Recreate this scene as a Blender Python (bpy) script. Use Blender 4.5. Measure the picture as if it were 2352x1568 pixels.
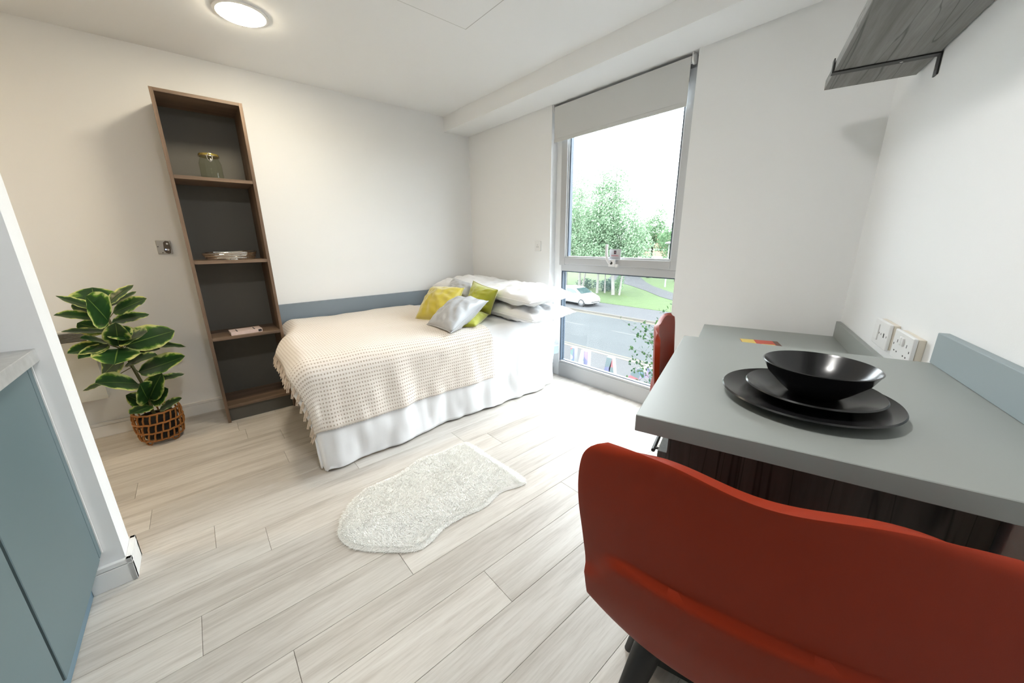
import bpy, bmesh, math, random
from mathutils import Vector, Matrix, noise

# ------------------------------------------------------------------ reset
for o in list(bpy.data.objects):
    bpy.data.objects.remove(o, do_unlink=True)
SC = bpy.context.scene
COL = SC.collection
random.seed(7)
PI = math.pi
sin, cos = math.sin, math.cos

# ------------------------------------------------------------------ camera
F_PX = 834.42
CAM = Vector((3.36, -2.335, 1.2))
YAW, PITCH, ROLL = math.radians(49.3433), math.radians(-15.3676), math.radians(-0.5974)
FWD = Vector((-sin(YAW) * cos(PITCH), cos(YAW) * cos(PITCH), sin(PITCH)))
_r = Vector((cos(YAW), sin(YAW), 0))
_u = _r.cross(FWD)
RIGHT = _r * cos(ROLL) + _u * sin(ROLL)
UP = -_r * sin(ROLL) + _u * cos(ROLL)
cam_d = bpy.data.cameras.new('camera')
cam_d.sensor_width = 36.0
cam_d.lens = F_PX / 2352 * 36.0
cam_d.clip_start = 0.02
cam_d.clip_end = 400
cam = bpy.data.objects.new('camera', cam_d)
COL.objects.link(cam)
M = Matrix((RIGHT, UP, -FWD)).transposed().to_4x4()
M.translation = CAM
cam.matrix_world = M
SC.camera = cam


def ray(x, y):
    return RIGHT * ((x - 1176) / F_PX) - UP * ((y - 784) / F_PX) + FWD


def hx(x, y, v):
    d = ray(x, y); return CAM + d * ((v - CAM.x) / d.x)


def hy(x, y, v):
    d = ray(x, y); return CAM + d * ((v - CAM.y) / d.y)


def hz(x, y, v):
    d = ray(x, y); return CAM + d * ((v - CAM.z) / d.z)


# ------------------------------------------------------------------ world, sun, exposure
SKY = 4.4
world = bpy.data.worlds.new('overcast_sky')
SC.world = world
world.use_nodes = True
wn = world.node_tree.nodes
wn['Background'].inputs[0].default_value = (0.90, 0.955, 1.0, 1)
wn['Background'].inputs[1].default_value = SKY
sun_d = bpy.data.lights.new('sun', 'SUN')
sun_d.energy = 0.5
sun_d.angle = math.radians(12)
sun_d.color = (1, 0.96, 0.88)
sun = bpy.data.objects.new('sun', sun_d)
COL.objects.link(sun)
sun.rotation_euler = (math.radians(38), 0, math.radians(25))   # from behind the building onto the park
SC.view_settings.view_transform = 'Standard'
SC.view_settings.look = 'None'
SC.view_settings.exposure = 1.86
SC.view_settings.gamma = 1.0
SC.view_settings.use_curve_mapping = False


# ------------------------------------------------------------------ mesh helpers
class MB:
    def __init__(s):
        s.v = []; s.f = []; s.uv = None

    def add(s, vs, fs):
        n = len(s.v)
        s.v += [tuple(v) for v in vs]
        s.f += [tuple(i + n for i in f) for f in fs]
        return s

    def box(s, x0, x1, y0, y1, z0, z1, xf=None):
        vs = [Vector((x, y, z)) for z in (z0, z1) for x, y in ((x0, y0), (x1, y0), (x1, y1), (x0, y1))]
        if xf is not None:
            vs = [xf @ v for v in vs]
        return s.add(vs, [(3, 2, 1, 0), (4, 5, 6, 7), (0, 1, 5, 4), (1, 2, 6, 5), (2, 3, 7, 6), (3, 0, 4, 7)])

    def grid(s, pts, closed_u=False, closed_v=False):
        nu, nv = len(pts), len(pts[0])
        vs = [p for row in pts for p in row]
        fs = []
        for i in range(nu if closed_u else nu - 1):
            for j in range(nv if closed_v else nv - 1):
                a, b = i, (i + 1) % nu
                c, d = j, (j + 1) % nv
                fs.append((a * nv + c, b * nv + c, b * nv + d, a * nv + d))
        return s.add(vs, fs)

    def tube(s, pts, r, n=8, caps=True, closed=False):
        pts = [Vector(p) for p in pts]
        rr = r if isinstance(r, (list, tuple)) else [r] * len(pts)
        rings = []
        ref = Vector((0.137, 0.291, 0.947)).normalized()
        for i, p in enumerate(pts):
            if closed:
                d = pts[(i + 1) % len(pts)] - pts[i - 1]
            else:
                d = pts[min(i + 1, len(pts) - 1)] - pts[max(i - 1, 0)]
            d.normalize()
            a = d.cross(ref)
            if a.length < 1e-3:
                a = d.cross(Vector((1, 0, 0)))
            a.normalize()
            b = d.cross(a)
            rings.append([p + (a * cos(2 * PI * k / n) + b * sin(2 * PI * k / n)) * rr[i] for k in range(n)])
        base = len(s.v)
        s.grid(rings, closed_u=closed, closed_v=True)
        if caps and not closed:
            s.f.append(tuple(base + k for k in range(n))[::-1])
            s.f.append(tuple(base + (len(pts) - 1) * n + k for k in range(n)))
        return s

    def lathe(s, prof, n=40, c=(0, 0, 0), cap0=True, cap1=True):
        rings = [[(c[0] + r * cos(2 * PI * k / n), c[1] + r * sin(2 * PI * k / n), c[2] + z) for k in range(n)] for r, z in prof]
        base = len(s.v)
        s.grid(rings, closed_v=True)
        if cap0:
            s.f.append(tuple(base + k for k in range(n))[::-1])
        if cap1:
            s.f.append(tuple(base + (len(prof) - 1) * n + k for k in range(n)))
        return s

    def prism(s, poly, z0, z1):
        n = len(poly)
        vs = [(x, y, z0) for x, y in poly] + [(x, y, z1) for x, y in poly]
        fs = [tuple(range(n))[::-1], tuple(range(n, 2 * n))] + [(i, (i + 1) % n, n + (i + 1) % n, n + i) for i in range(n)]
        return s.add(vs, fs)

    def mesh(s, name, m, smooth=False, bevel=0.0, seg=2, uv=None, recalc=True):
        me = bpy.data.meshes.new(name)
        me.from_pydata(s.v, [], s.f)
        bm = bmesh.new(); bm.from_mesh(me)
        if recalc:
            bmesh.ops.recalc_face_normals(bm, faces=bm.faces)
        if bevel > 0:
            bmesh.ops.bevel(bm, geom=[e for e in bm.edges if e.calc_face_angle(0) > 0.5], offset=bevel, segments=seg, affect='EDGES', profile=0.5)
        bm.to_mesh(me); bm.free()
        if smooth:
            me.polygons.foreach_set('use_smooth', [True] * len(me.polygons))
            try:
                me.set_sharp_from_angle(angle=math.radians(smooth if smooth is not True else 40))
            except Exception:
                pass
        if uv is not None:
            l = me.uv_layers.new(name='UVMap')
            for lp in me.loops:
                l.data[lp.index].uv = uv[lp.vertex_index]
        if m is not None:
            me.materials.append(m)
        return me

    def obj(s, name, m, parent=None, **k):
        me = s.mesh(name, m, **k)
        return link(name, me, parent)


def link(name, me, parent=None):
    o = bpy.data.objects.new(name, me)
    COL.objects.link(o)
    if parent is not None:
        o.parent = parent
    return o


def tag(o, label, cat, group=None):
    o['label'] = label; o['category'] = cat
    if group:
        o['group'] = group
    return o


def thing(name, label, cat, loc=(0, 0, 0), rz=0.0, group=None):
    o = bpy.data.objects.new(name, None)
    o.empty_display_size = 0.1
    COL.objects.link(o)
    o.location = loc; o.rotation_euler = (0, 0, rz)
    return tag(o, label, cat, group)


def struct(o, label=None):
    o['kind'] = 'structure'
    if label:
        o['label'] = label
    return o


def copy_tree(o, parent=None):
    c = o.copy(); COL.objects.link(c); c.parent = parent
    for ch in list(o.children):
        copy_tree(ch, c)
    return c


def smoothstep(a, b, x):
    t = max(0.0, min(1.0, (x - a) / (b - a))); return t * t * (3 - 2 * t)


def interp(tab, x):
    if x <= tab[0][0]: return tab[0][1]
    for (a, va), (b, vb) in zip(tab, tab[1:]):
        if x <= b:
            t = (x - a) / (b - a); t = t * t * (3 - 2 * t)
            return va + (vb - va) * t
    return tab[-1][1]


# ------------------------------------------------------------------ material helpers
def newmat(name):
    m = bpy.data.materials.new(name); m.use_nodes = True
    nt = m.node_tree
    return m, nt, nt.nodes['Principled BSDF']


def mat(name, col, rough=0.5, metal=0.0, spec=0.5, bump=0.0, bscale=200.0, coat=0.0, sheen=0.0, var=0.0, vscale=8.0, trans=0.0):
    m, nt, p = newmat(name)
    p.inputs['Base Color'].default_value = (*col, 1)
    p.inputs['Roughness'].default_value = rough
    p.inputs['Metallic'].default_value = metal
    p.inputs['Specular IOR Level'].default_value = spec
    p.inputs['Coat Weight'].default_value = coat
    p.inputs['Sheen Weight'].default_value = sheen
    if trans: p.inputs['Transmission Weight'].default_value = trans
    N = nt.nodes.new; L = nt.links.new
    if bump or var:
        tc = N('ShaderNodeTexCoord')
    if bump:
        n = N('ShaderNodeTexNoise'); n.inputs['Scale'].default_value = bscale; n.inputs['Detail'].default_value = 3
        b = N('ShaderNodeBump'); b.inputs['Strength'].default_value = bump; b.inputs['Distance'].default_value = 0.002
        L(tc.outputs['Object'], n.inputs['Vector']); L(n.outputs['Fac'], b.inputs['Height']); L(b.outputs['Normal'], p.inputs['Normal'])
    if var:
        n2 = N('ShaderNodeTexNoise'); n2.inputs['Scale'].default_value = vscale; n2.inputs['Detail'].default_value = 5
        r = N('ShaderNodeMix'); r.data_type = 'RGBA'
        r.inputs['A'].default_value = (*[c * (1 - var) for c in col], 1); r.inputs['B'].default_value = (*[min(1, c * (1 + var)) for c in col], 1)
        L(tc.outputs['Object'], n2.inputs['Vector']); L(n2.outputs['Fac'], r.inputs['Factor']); L(r.outputs['Result'], p.inputs['Base Color'])
    return m


def wood(name, c0, c1, c2, axis='Y', rough=0.45, scale=1.0, rand=True, bump=0.25, cracks=0.0, uneven=0.25):
    """streaky wood; grain runs along axis; per-object variation"""
    m, nt, p = newmat(name)
    N = nt.nodes.new; L = nt.links.new
    geo = N('ShaderNodeNewGeometry') if rand else None
    tc = N('ShaderNodeTexCoord'); oi = N('ShaderNodeObjectInfo')
    addv = N('ShaderNodeVectorMath'); addv.operation = 'ADD'
    cmb = N('ShaderNodeCombineXYZ')
    mul = N('ShaderNodeMath'); mul.operation = 'MULTIPLY'; mul.inputs[1].default_value = 37.0
    L(oi.outputs['Random'], mul.inputs[0])
    for k in range(3): L(mul.outputs[0], cmb.inputs[k])
    L((geo.outputs['Position'] if rand else tc.outputs['Object']), addv.inputs[0]); L(cmb.outputs[0], addv.inputs[1])
    sc = {'X': (1.6, 26, 26), 'Y': (26, 1.6, 26), 'Z': (26, 26, 1.6)}[axis]
    def mapped(f):
        mp = N('ShaderNodeVectorMath'); mp.operation = 'MULTIPLY'
        mp.inputs[1].default_value = tuple(a * f * scale for a in sc)
        L(addv.outputs[0], mp.inputs[0]); return mp.outputs[0]
    n1 = N('ShaderNodeTexNoise'); n1.inputs['Scale'].default_value = 1.0; n1.inputs['Detail'].default_value = 5; n1.inputs['Roughness'].default_value = 0.65; n1.inputs['Distortion'].default_value = 0.6
    L(mapped(1.0), n1.inputs['Vector'])
    n2 = N('ShaderNodeTexNoise'); n2.inputs['Scale'].default_value = 1.0; n2.inputs['Detail'].default_value = 4; n2.inputs['Roughness'].default_value = 0.6
    L(mapped(5.5), n2.inputs['Vector'])
    n3 = N('ShaderNodeTexNoise'); n3.inputs['Scale'].default_value = 1.0; n3.inputs['Detail'].default_value = 3; n3.inputs['Distortion'].default_value = 1.2
    L(mapped(0.28), n3.inputs['Vector'])
    r1 = N('ShaderNodeValToRGB'); e = r1.color_ramp.elements
    e[0].position = 0.32; e[0].color = (*c0, 1); e[1].position = 0.68; e[1].color = (*c2, 1)
    k = e.new(0.5); k.color = (*c1, 1)
    mixf = N('ShaderNodeMath'); mixf.operation = 'MULTIPLY_ADD'; mixf.inputs[1].default_value = 0.55
    m3 = N('ShaderNodeMath'); m3.operation = 'MULTIPLY'; m3.inputs[1].default_value = 0.45
    L(n3.outputs['Fac'], m3.inputs[0]); L(n1.outputs['Fac'], mixf.inputs[0]); L(m3.outputs[0], mixf.inputs[2])
    L(mixf.outputs[0], r1.inputs['Fac'])
    fine = N('ShaderNodeMix'); fine.data_type = 'RGBA'; fine.blend_type = 'MULTIPLY'
    fr = N('ShaderNodeValToRGB'); fr.color_ramp.elements[0].position = 0.30; fr.color_ramp.elements[0].color = (0.74, 0.72, 0.70, 1); fr.color_ramp.elements[1].position = 0.55
    L(n2.outputs['Fac'], fr.inputs['Fac']); fine.inputs['Factor'].default_value = 0.55
    L(r1.outputs['Color'], fine.inputs['A']); L(fr.outputs['Color'], fine.inputs['B'])
    hsv = N('ShaderNodeHueSaturation')
    vv = N('ShaderNodeMapRange'); vv.inputs['To Min'].default_value = 1 - uneven * 0.5; vv.inputs['To Max'].default_value = 1 + uneven * 0.5
    L(oi.outputs['Random'], vv.inputs['Value']); L(vv.outputs[0], hsv.inputs['Value']); L(fine.outputs['Result'], hsv.inputs['Color'])
    out = hsv.outputs['Color']
    if cracks:
        vo = N('ShaderNodeTexNoise'); vo.inputs['Scale'].default_value = 1.0; vo.inputs['Detail'].default_value = 2; vo.inputs['Distortion'].default_value = 1.5
        L(mapped(0.5), vo.inputs['Vector'])
        cr = N('ShaderNodeValToRGB'); ce = cr.color_ramp.elements
        ce[0].position = 0.485; ce[0].color = (1, 1, 1, 1); ce[1].position = 0.515; ce[1].color = (1, 1, 1, 1); q = ce.new(0.5); q.color = (1 - cracks, 1 - cracks, 1 - cracks, 1)
        mm = N('ShaderNodeMix'); mm.data_type = 'RGBA'; mm.blend_type = 'MULTIPLY'; mm.inputs['Factor'].default_value = 1
        L(vo.outputs['Fac'], cr.inputs['Fac']); L(out, mm.inputs['A']); L(cr.outputs['Color'], mm.inputs['B']); out = mm.outputs['Result']
    L(out, p.inputs['Base Color'])
    p.inputs['Roughness'].default_value = rough
    b = N('ShaderNodeBump'); b.inputs['Strength'].default_value = bump; b.inputs['Distance'].default_value = 0.001
    L(n2.outputs['Fac'], b.inputs['Height']); L(b.outputs['Normal'], p.inputs['Normal'])
    return m


def glassmat(name, tint=(1, 1, 1), refl=0.08, rough=0.0):
    m = bpy.data.materials.new(name); m.use_nodes = True
    nt = m.node_tree; nt.nodes.clear()
    N = nt.nodes.new; L = nt.links.new
    out = N('ShaderNodeOutputMaterial'); mx = N('ShaderNodeMixShader'); tr = N('ShaderNodeBsdfTransparent'); gl = N('ShaderNodeBsdfGlossy')
    lw = N('ShaderNodeFresnel'); lw.inputs['IOR'].default_value = 1.0 + refl * 6
    tr.inputs[0].default_value = (*tint, 1); gl.inputs['Roughness'].default_value = rough
    gb = N('ShaderNodeNewGeometry'); ib = N('ShaderNodeMath'); ib.operation = 'SUBTRACT'; ib.inputs[0].default_value = 1.0; mb = N('ShaderNodeMath'); mb.operation = 'MULTIPLY'
    L(gb.outputs['Backfacing'], ib.inputs[1]); L(ib.outputs[0], mb.inputs[0]); L(lw.outputs[0], mb.inputs[1])
    L(mb.outputs[0], mx.inputs[0]); L(tr.outputs[0], mx.inputs[1]); L(gl.outputs[0], mx.inputs[2]); L(mx.outputs[0], out.inputs[0])
    return m


def emit(name, col, s):
    m = bpy.data.materials.new(name); m.use_nodes = True
    nt = m.node_tree; nt.nodes.clear()
    o = nt.nodes.new('ShaderNodeOutputMaterial'); e = nt.nodes.new('ShaderNodeEmission')
    e.inputs[0].default_value = (*col, 1); e.inputs[1].default_value = s
    nt.links.new(e.outputs[0], o.inputs[0]); return m


MT = {}
MT['wall'] = mat('wall_paint', (0.86, 0.867, 0.872), 0.9, spec=0.2, bump=0.06, bscale=350)
MT['ceil'] = mat('ceiling_paint', (0.91, 0.917, 0.922), 0.95, spec=0.1, bump=0.03, bscale=350)
MT['trim'] = mat('white_satin_paint', (0.83, 0.83, 0.82), 0.45)
MT['plank'] = wood('vinyl_oak_plank', (0.43, 0.39, 0.345), (0.61, 0.572, 0.525), (0.71, 0.68, 0.635), 'Y', rough=0.40, uneven=0.16)
MT['sub'] = mat('plank_joint', (0.16, 0.13, 0.10), 0.9)
MT['dwood'] = wood('dark_walnut_board', (0.085, 0.056, 0.038), (0.17, 0.112, 0.074), (0.28, 0.19, 0.128), 'Z', rough=0.5, uneven=0.05)
MT['dwood_h'] = wood('dark_walnut_shelf', (0.085, 0.056, 0.038), (0.17, 0.112, 0.074), (0.28, 0.19, 0.128), 'Y', rough=0.5, uneven=0.05)
MT['char'] = mat('charcoal_board', (0.125, 0.12, 0.105), 0.6)
MT['gwood'] = wood('weathered_grey_wood', (0.14, 0.135, 0.125), (0.24, 0.235, 0.225), (0.33, 0.325, 0.315), 'Y', rough=0.6, rand=False, uneven=0.05, cracks=0.6, scale=0.8)
MT['bwood'] = wood('dark_rustic_panel', (0.035, 0.036, 0.034), (0.07, 0.069, 0.063), (0.115, 0.11, 0.098), 'Z', rough=0.6, rand=False, uneven=0.05, cracks=0.75, scale=0.7)
MT['lam'] = mat('grey_green_laminate', (0.295, 0.315, 0.298), 0.42, bump=0.05, bscale=900)
MT['blue'] = mat('blue_grey_cabinet_paint', (0.115, 0.165, 0.18), 0.5)
MT['stone'] = mat('grey_stone_laminate', (0.42, 0.42, 0.41), 0.4, var=0.25, vscale=40)
MT['rail'] = mat('blue_grey_panel', (0.21, 0.255, 0.30), 0.55)
MT['alu'] = mat('grey_powder_coated_frame', (0.47, 0.475, 0.485), 0.4)
MT['gasket'] = mat('dark_blue_grey_gasket', (0.05, 0.075, 0.11), 0.5)
MT['glass'] = glassmat('window_glass', (0.97, 0.985, 0.98), 0.06)
MT['jarglass'] = glassmat('jar_glass', (0.95, 0.965, 0.93), 0.045)
MT['black'] = mat('black_metal', (0.012, 0.012, 0.012), 0.45)
MT['blackwood'] = mat('black_painted_leg', (0.012, 0.012, 0.012), 0.55)
MT['ceramic'] = mat('black_satin_ceramic', (0.010, 0.010, 0.011), 0.22, spec=0.5)
MT['shell'] = mat('orange_red_plastic', (0.30, 0.024, 0.003), 0.5, spec=0.3, bump=0.05, bscale=700)
MT['shell2'] = mat('red_plastic', (0.62, 0.035, 0.02), 0.45, bump=0.05, bscale=700)
MT['cotton'] = mat('white_cotton', (0.84, 0.845, 0.86), 0.85, spec=0.2, sheen=0.2, bump=0.05, bscale=500)
MT['satin'] = mat('grey_satin', (0.42, 0.43, 0.45), 0.36, sheen=0.3)
MT['gold'] = mat('gold_green_velvet', (0.50, 0.40, 0.015), 0.5, sheen=0.7, var=0.25, vscale=5)
MT['gold2'] = mat('green_velvet', (0.42, 0.44, 0.02), 0.5, sheen=0.7, var=0.25, vscale=5)
MT['fur'] = mat('cream_fleece', (0.95, 0.945, 0.915), 0.95, spec=0.1, sheen=0.4)
MT['blind'] = mat('grey_blind_fabric', (0.62, 0.625, 0.62), 0.85)
MT['wplastic'] = mat('white_plastic', (0.80, 0.80, 0.80), 0.35)
MT['creamp'] = mat('cream_plastic_edge', (0.72, 0.66, 0.56), 0.4)
MT['steel'] = mat('brushed_steel_plate', (0.45, 0.43, 0.40), 0.4, metal=0.6)
MT['chrome'] = mat('polished_silver', (0.85, 0.84, 0.82), 0.08, metal=1.0)
MT['brass'] = mat('brass_clip', (0.75, 0.55, 0.18), 0.2, metal=1.0)
MT['dark'] = mat('dark_slot', (0.02, 0.02, 0.02), 0.7)
MT['stem'] = mat('brown_green_stem', (0.10, 0.10, 0.035), 0.7)
MT['wicker'] = mat('copper_brown_wicker', (0.36, 0.145, 0.035), 0.6, var=0.35, vscale=60)
MT['pot'] = mat('black_inner_pot', (0.015, 0.013, 0.012), 0.8)
MT['heater'] = mat('white_heater_enamel', (0.72, 0.72, 0.68), 0.45)

# crochet throw
m, nt, p = newmat('cream_crochet')
N = nt.nodes.new; L = nt.links.new
uvn = N('ShaderNodeUVMap'); sp = N('ShaderNodeSeparateXYZ'); L(uvn.outputs[0], sp.inputs[0])
def wv(sock, per, ph=0.0):
    a = N('ShaderNodeMath'); a.operation = 'MULTIPLY_ADD'; a.inputs[1].default_value = 2 * PI / per; a.inputs[2].default_value = ph
    L(sock, a.inputs[0]); b = N('ShaderNodeMath'); b.operation = 'SINE'; L(a.outputs[0], b.inputs[0]); return b.outputs[0]
def mrange(sock, a, b, c=0.0, d=1.0):
    r = N('ShaderNodeMapRange'); r.inputs['From Min'].default_value = a; r.inputs['From Max'].default_value = b; r.inputs['To Min'].default_value = c; r.inputs['To Max'].default_value = d
    L(sock, r.inputs['Value']); return r.outputs[0]
def mathn(op, a, b):
    q = N('ShaderNodeMath'); q.operation = op
    for i, k in enumerate((a, b)):
        if isinstance(k, (int, float)): q.inputs[i].default_value = k
        else: L(k, q.inputs[i])
    return q.outputs[0]
rows = wv(sp.outputs['X'], 0.0215); cols = wv(sp.outputs['Y'], 0.0150)
hole = mathn('MULTIPLY', mrange(rows, 0.1, 0.6), mrange(cols, -0.1, 0.45))
ridge = wv(sp.outputs['X'], 0.0072)
cm = N('ShaderNodeMix'); cm.data_type = 'RGBA'; cm.inputs['A'].default_value = (0.87, 0.80, 0.73, 1); cm.inputs['B'].default_value = (0.45, 0.33, 0.235, 1)
L(mathn('MULTIPLY', hole, 0.7), cm.inputs['Factor']); L(cm.outputs['Result'], p.inputs['Base Color'])
bp = N('ShaderNodeBump'); bp.inputs['Strength'].default_value = 0.7; bp.inputs['Distance'].default_value = 0.004
hgt = mathn('SUBTRACT', mathn('MULTIPLY', ridge, 0.12), hole); L(hgt, bp.inputs['Height']); L(bp.outputs['Normal'], p.inputs['Normal'])
p.inputs['Roughness'].default_value = 0.95; p.inputs['Sheen Weight'].default_value = 0.3
MT['crochet'] = m
MT['yarn'] = mat('cream_yarn', (0.70, 0.58, 0.47), 0.95)

# variegated leaf: UV.x along, UV.y across 0..1
m, nt, p = newmat('variegated_leaf')
N = nt.nodes.new; L = nt.links.new
uvn = N('ShaderNodeUVMap'); sp = N('ShaderNodeSeparateXYZ'); L(uvn.outputs[0], sp.inputs[0])
oi = N('ShaderNodeObjectInfo')
ab = mathn('ABSOLUTE', mathn('SUBTRACT', sp.outputs['Y'], 0.5), 0)
nz = N('ShaderNodeTexNoise'); nz.inputs['Scale'].default_value = 3.2; nz.inputs['Detail'].default_value = 3
av = N('ShaderNodeVectorMath'); av.operation = 'ADD'; cb = N('ShaderNodeCombineXYZ')
rm = mathn('MULTIPLY', oi.outputs['Random'], 23.0); L(rm, cb.inputs[0]); L(rm, cb.inputs[2])
L(uvn.outputs[0], av.inputs[0]); L(cb.outputs[0], av.inputs[1]); L(av.outputs[0], nz.inputs['Vector'])
edge = mathn('ADD', ab, mathn('MULTIPLY', mathn('SUBTRACT', nz.outputs['Fac'], 0.5), 0.55))
rp = N('ShaderNodeValToRGB'); e = rp.color_ramp.elements
e[0].position = 0.0; e[0].color = (0.012, 0.045, 0.012, 1); e[1].position = 0.47; e[1].color = (0.56, 0.58, 0.22, 1)
q = e.new(0.33); q.color = (0.018, 0.062, 0.016, 1); q = e.new(0.40); q.color = (0.10, 0.22, 0.02, 1)
L(edge, rp.inputs['Fac'])
midr = mrange(ab, 0.0, 0.022, 1.0, 0.0)
cmx = N('ShaderNodeMix'); cmx.data_type = 'RGBA'; cmx.inputs['B'].default_value = (0.22, 0.34, 0.07, 1)
L(mathn('MULTIPLY', midr, 0.7), cmx.inputs['Factor']); L(rp.outputs['Color'], cmx.inputs['A']); L(cmx.outputs['Result'], p.inputs['Base Color'])
p.inputs['Roughness'].default_value = 0.32
MT['leaf'] = m


def foliage(name, c0, c1):
    m, nt, p = newmat(name)
    N = nt.nodes.new; L = nt.links.new
    g = N('ShaderNodeNewGeometry'); mx = N('ShaderNodeMix'); mx.data_type = 'RGBA'
    mx.inputs['A'].default_value = (*c0, 1); mx.inputs['B'].default_value = (*c1, 1)
    L(g.outputs['Random Per Island'], mx.inputs['Factor']); L(mx.outputs['Result'], p.inputs['Base Color'])
    p.inputs['Roughness'].default_value = 0.6; p.inputs['Specular IOR Level'].default_value = 0.1
    tr = N('ShaderNodeBsdfTranslucent'); ms = N('ShaderNodeMixShader'); ms.inputs[0].default_value = 0.4
    L(mx.outputs['Result'], tr.inputs[0]); L(p.outputs[0], ms.inputs[1]); L(tr.outputs[0], ms.inputs[2])
    L(ms.outputs[0], nt.nodes['Material Output'].inputs[0])
    return m


MT['birchleaf'] = foliage('birch_leaves', (0.095, 0.165, 0.095), (0.215, 0.290, 0.195))
MT['treeleaf'] = foliage('tree_leaves', (0.070, 0.140, 0.072), (0.155, 0.240, 0.135))
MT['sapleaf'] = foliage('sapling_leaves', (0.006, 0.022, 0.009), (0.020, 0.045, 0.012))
MT['undergrowth'] = foliage('shade_dark_leaves', (0.025, 0.05, 0.045), (0.055, 0.085, 0.075))  # dark leaf colours paint the shade beneath the trees
MT['bark'] = mat('birch_bark', (0.1430, 0.1391, 0.1300), 0.8, spec=0.0, var=0.35, vscale=3)
MT['twig'] = mat('grey_twig', (0.035, 0.032, 0.03), 0.8, spec=0.0)
MT['grass'] = mat('lawn_grass', (0.0366, 0.0569, 0.0224), 0.9, spec=0.1, var=0.35, vscale=1.3)
MT['asphalt'] = mat('grey_asphalt', (0.0478, 0.0515, 0.0535), 0.9, spec=0.0, var=0.10, vscale=0.6)
MT['paving'] = mat('pale_paving', (0.0521, 0.0526, 0.0541), 0.9, spec=0.0, var=0.06, vscale=0.8)
MT['path'] = mat('path_asphalt', (0.0537, 0.0551, 0.0580), 0.9, spec=0.0, var=0.1, vscale=1)
MT['kerb'] = mat('pale_kerb_stone', (0.0811, 0.0760, 0.0686), 0.9, spec=0.0)
MT['paint'] = mat('cream_road_paint', (0.0853, 0.0770, 0.0625), 0.8, spec=0.0)
MT['carpaint'] = mat('white_car_paint', (0.2860, 0.2860, 0.2860), 0.25, coat=0.5)
MT['carglass'] = mat('car_window', (0.02, 0.034, 0.036), 0.1)
MT['tyre'] = mat('tyre_rubber', (0.012, 0.012, 0.013), 0.8)
MT['hub'] = mat('silver_hubcap', (0.16, 0.165, 0.17), 0.35, metal=0.5)
MT['brick'] = mat('red_brick', (0.2080, 0.1365, 0.1105), 0.9, spec=0.0, var=0.2, vscale=3)
MT['tile'] = mat('roof_tiles', (0.1560, 0.1105, 0.0975), 0.9, spec=0.0)
MT['render_w'] = mat('pale_facade', (0.2600, 0.2600, 0.2535), 0.9, spec=0.0)

# ------------------------------------------------------------------ dimensions
ANG = math.radians(17.6528)
COR = Vector((3.094, 0, 0))                  # corner of window wall and right wall
NC = Vector((cos(ANG), sin(ANG), 0)); TC = Vector((-sin(ANG), cos(ANG), 0))
ZC = 2.346                                    # ceiling
ZB = 2.218                                    # bulkhead soffit
YB = -5.2                                     # far end of the room behind the camera


def CW(u, v, z=0.0):
    return COR + TC * u - NC * v + Vector((0, 0, z))


WX0, WX1 = 1.149, 2.256                       # window opening
XR = lambda y: COR.x - y * math.tan(ANG)      # right wall x at y

# ------------------------------------------------------------------ floor with planks
fl = struct(MB().box(-0.1, 5.0, YB - 0.1, 0.30, -0.12, -0.0045).obj('floor', MT['sub']), 'pale oak plank floor')
PW = 0.1625
joints = {0: -1.708, 1: -2.313, 2: -1.917, 3: -2.524, 4: -1.62, 5: -2.30, 6: -1.25, 7: -1.84, 8: -1.466, 9: -2.119, 10: -2.756}
pl_cache = {}
def plank(x0, x1, y0, y1):
    key = (round(x1 - x0, 4), round(y1 - y0, 4))
    if key not in pl_cache:
        w, l = key
        pl_cache[key] = MB().box(0.0005, w - 0.0005, 0.0006, l - 0.0006, -0.004, 0.0).mesh('plank', MT['plank'], bevel=0.0007, seg=1)
    o = link('plank', pl_cache[key], fl); o.location = (x0, y0, 0)
PLEN = 1.22
k = -15
while 2.616 - PW * k > 0.0:
    x1 = 2.616 - PW * k; x0 = max(x1 - PW, 0.0)
    k += 1
    if x1 > 4.72: continue
    j = joints.get(k - 1, random.uniform(-PLEN, 0))
    y = j - PLEN * math.ceil((j - YB) / PLEN)
    # do not lay planks outside the skewed right wall
    while y < 0.06:
        a, b = max(y, YB), min(y + PLEN, 0.06)
        if b - a > 0.01 and x0 < XR(a) + 0.02:
            plank(x0, x1, a, b)
        y += PLEN

# ------------------------------------------------------------------ walls, ceiling
struct(MB().box(-0.15, 0, YB - 0.15, 0.30, 0, ZC + 0.1).obj('wall_left', MT['wall']), 'white painted wall behind the bed and bookcase')
wb = MB()
wb.box(0, WX0, 0, 0.138, 0, ZC + 0.1); wb.box(WX1, COR.x + 0.6, 0, 0.062, 0, ZC + 0.1); wb.box(WX1 + 0.067, COR.x + 0.6, 0.062, 0.138, 0, ZC + 0.1); wb.box(WX0, WX1, 0, 0.062, ZB, ZC + 0.1); wb.box(WX0, WX1 + 0.067, 0.062, 0.138, ZB, ZC + 0.1)
wb.box(WX0, WX1 + 0.067, 0.062, 0.138, -0.12, 0.0)
struct(wb.obj('wall_back', MT['wall']), 'white painted window wall')
wr = MB()
pts = [(COR.x, 0), (XR(YB), YB), (XR(YB) + 0.2, YB), (COR.x + 0.2, 0.0)]
wr.prism(pts[::-1], 0, ZC + 0.1)
struct(wr.obj('wall_right', MT['wall']), 'white painted wall beside the desks')
struct(MB().box(-0.15, XR(YB) + 0.2, YB - 0.15, YB, 0, ZC + 0.1).obj('wall_front', MT['wall']), 'white painted end wall')
KX0, KX1 = 1.495, 1.608
pw_ = MB().box(KX0, KX1, -3.43, -2.714, 0, ZC)
struct(pw_.obj('wall_partition', MT['wall']), 'short white partition at the end of the kitchen')
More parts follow.
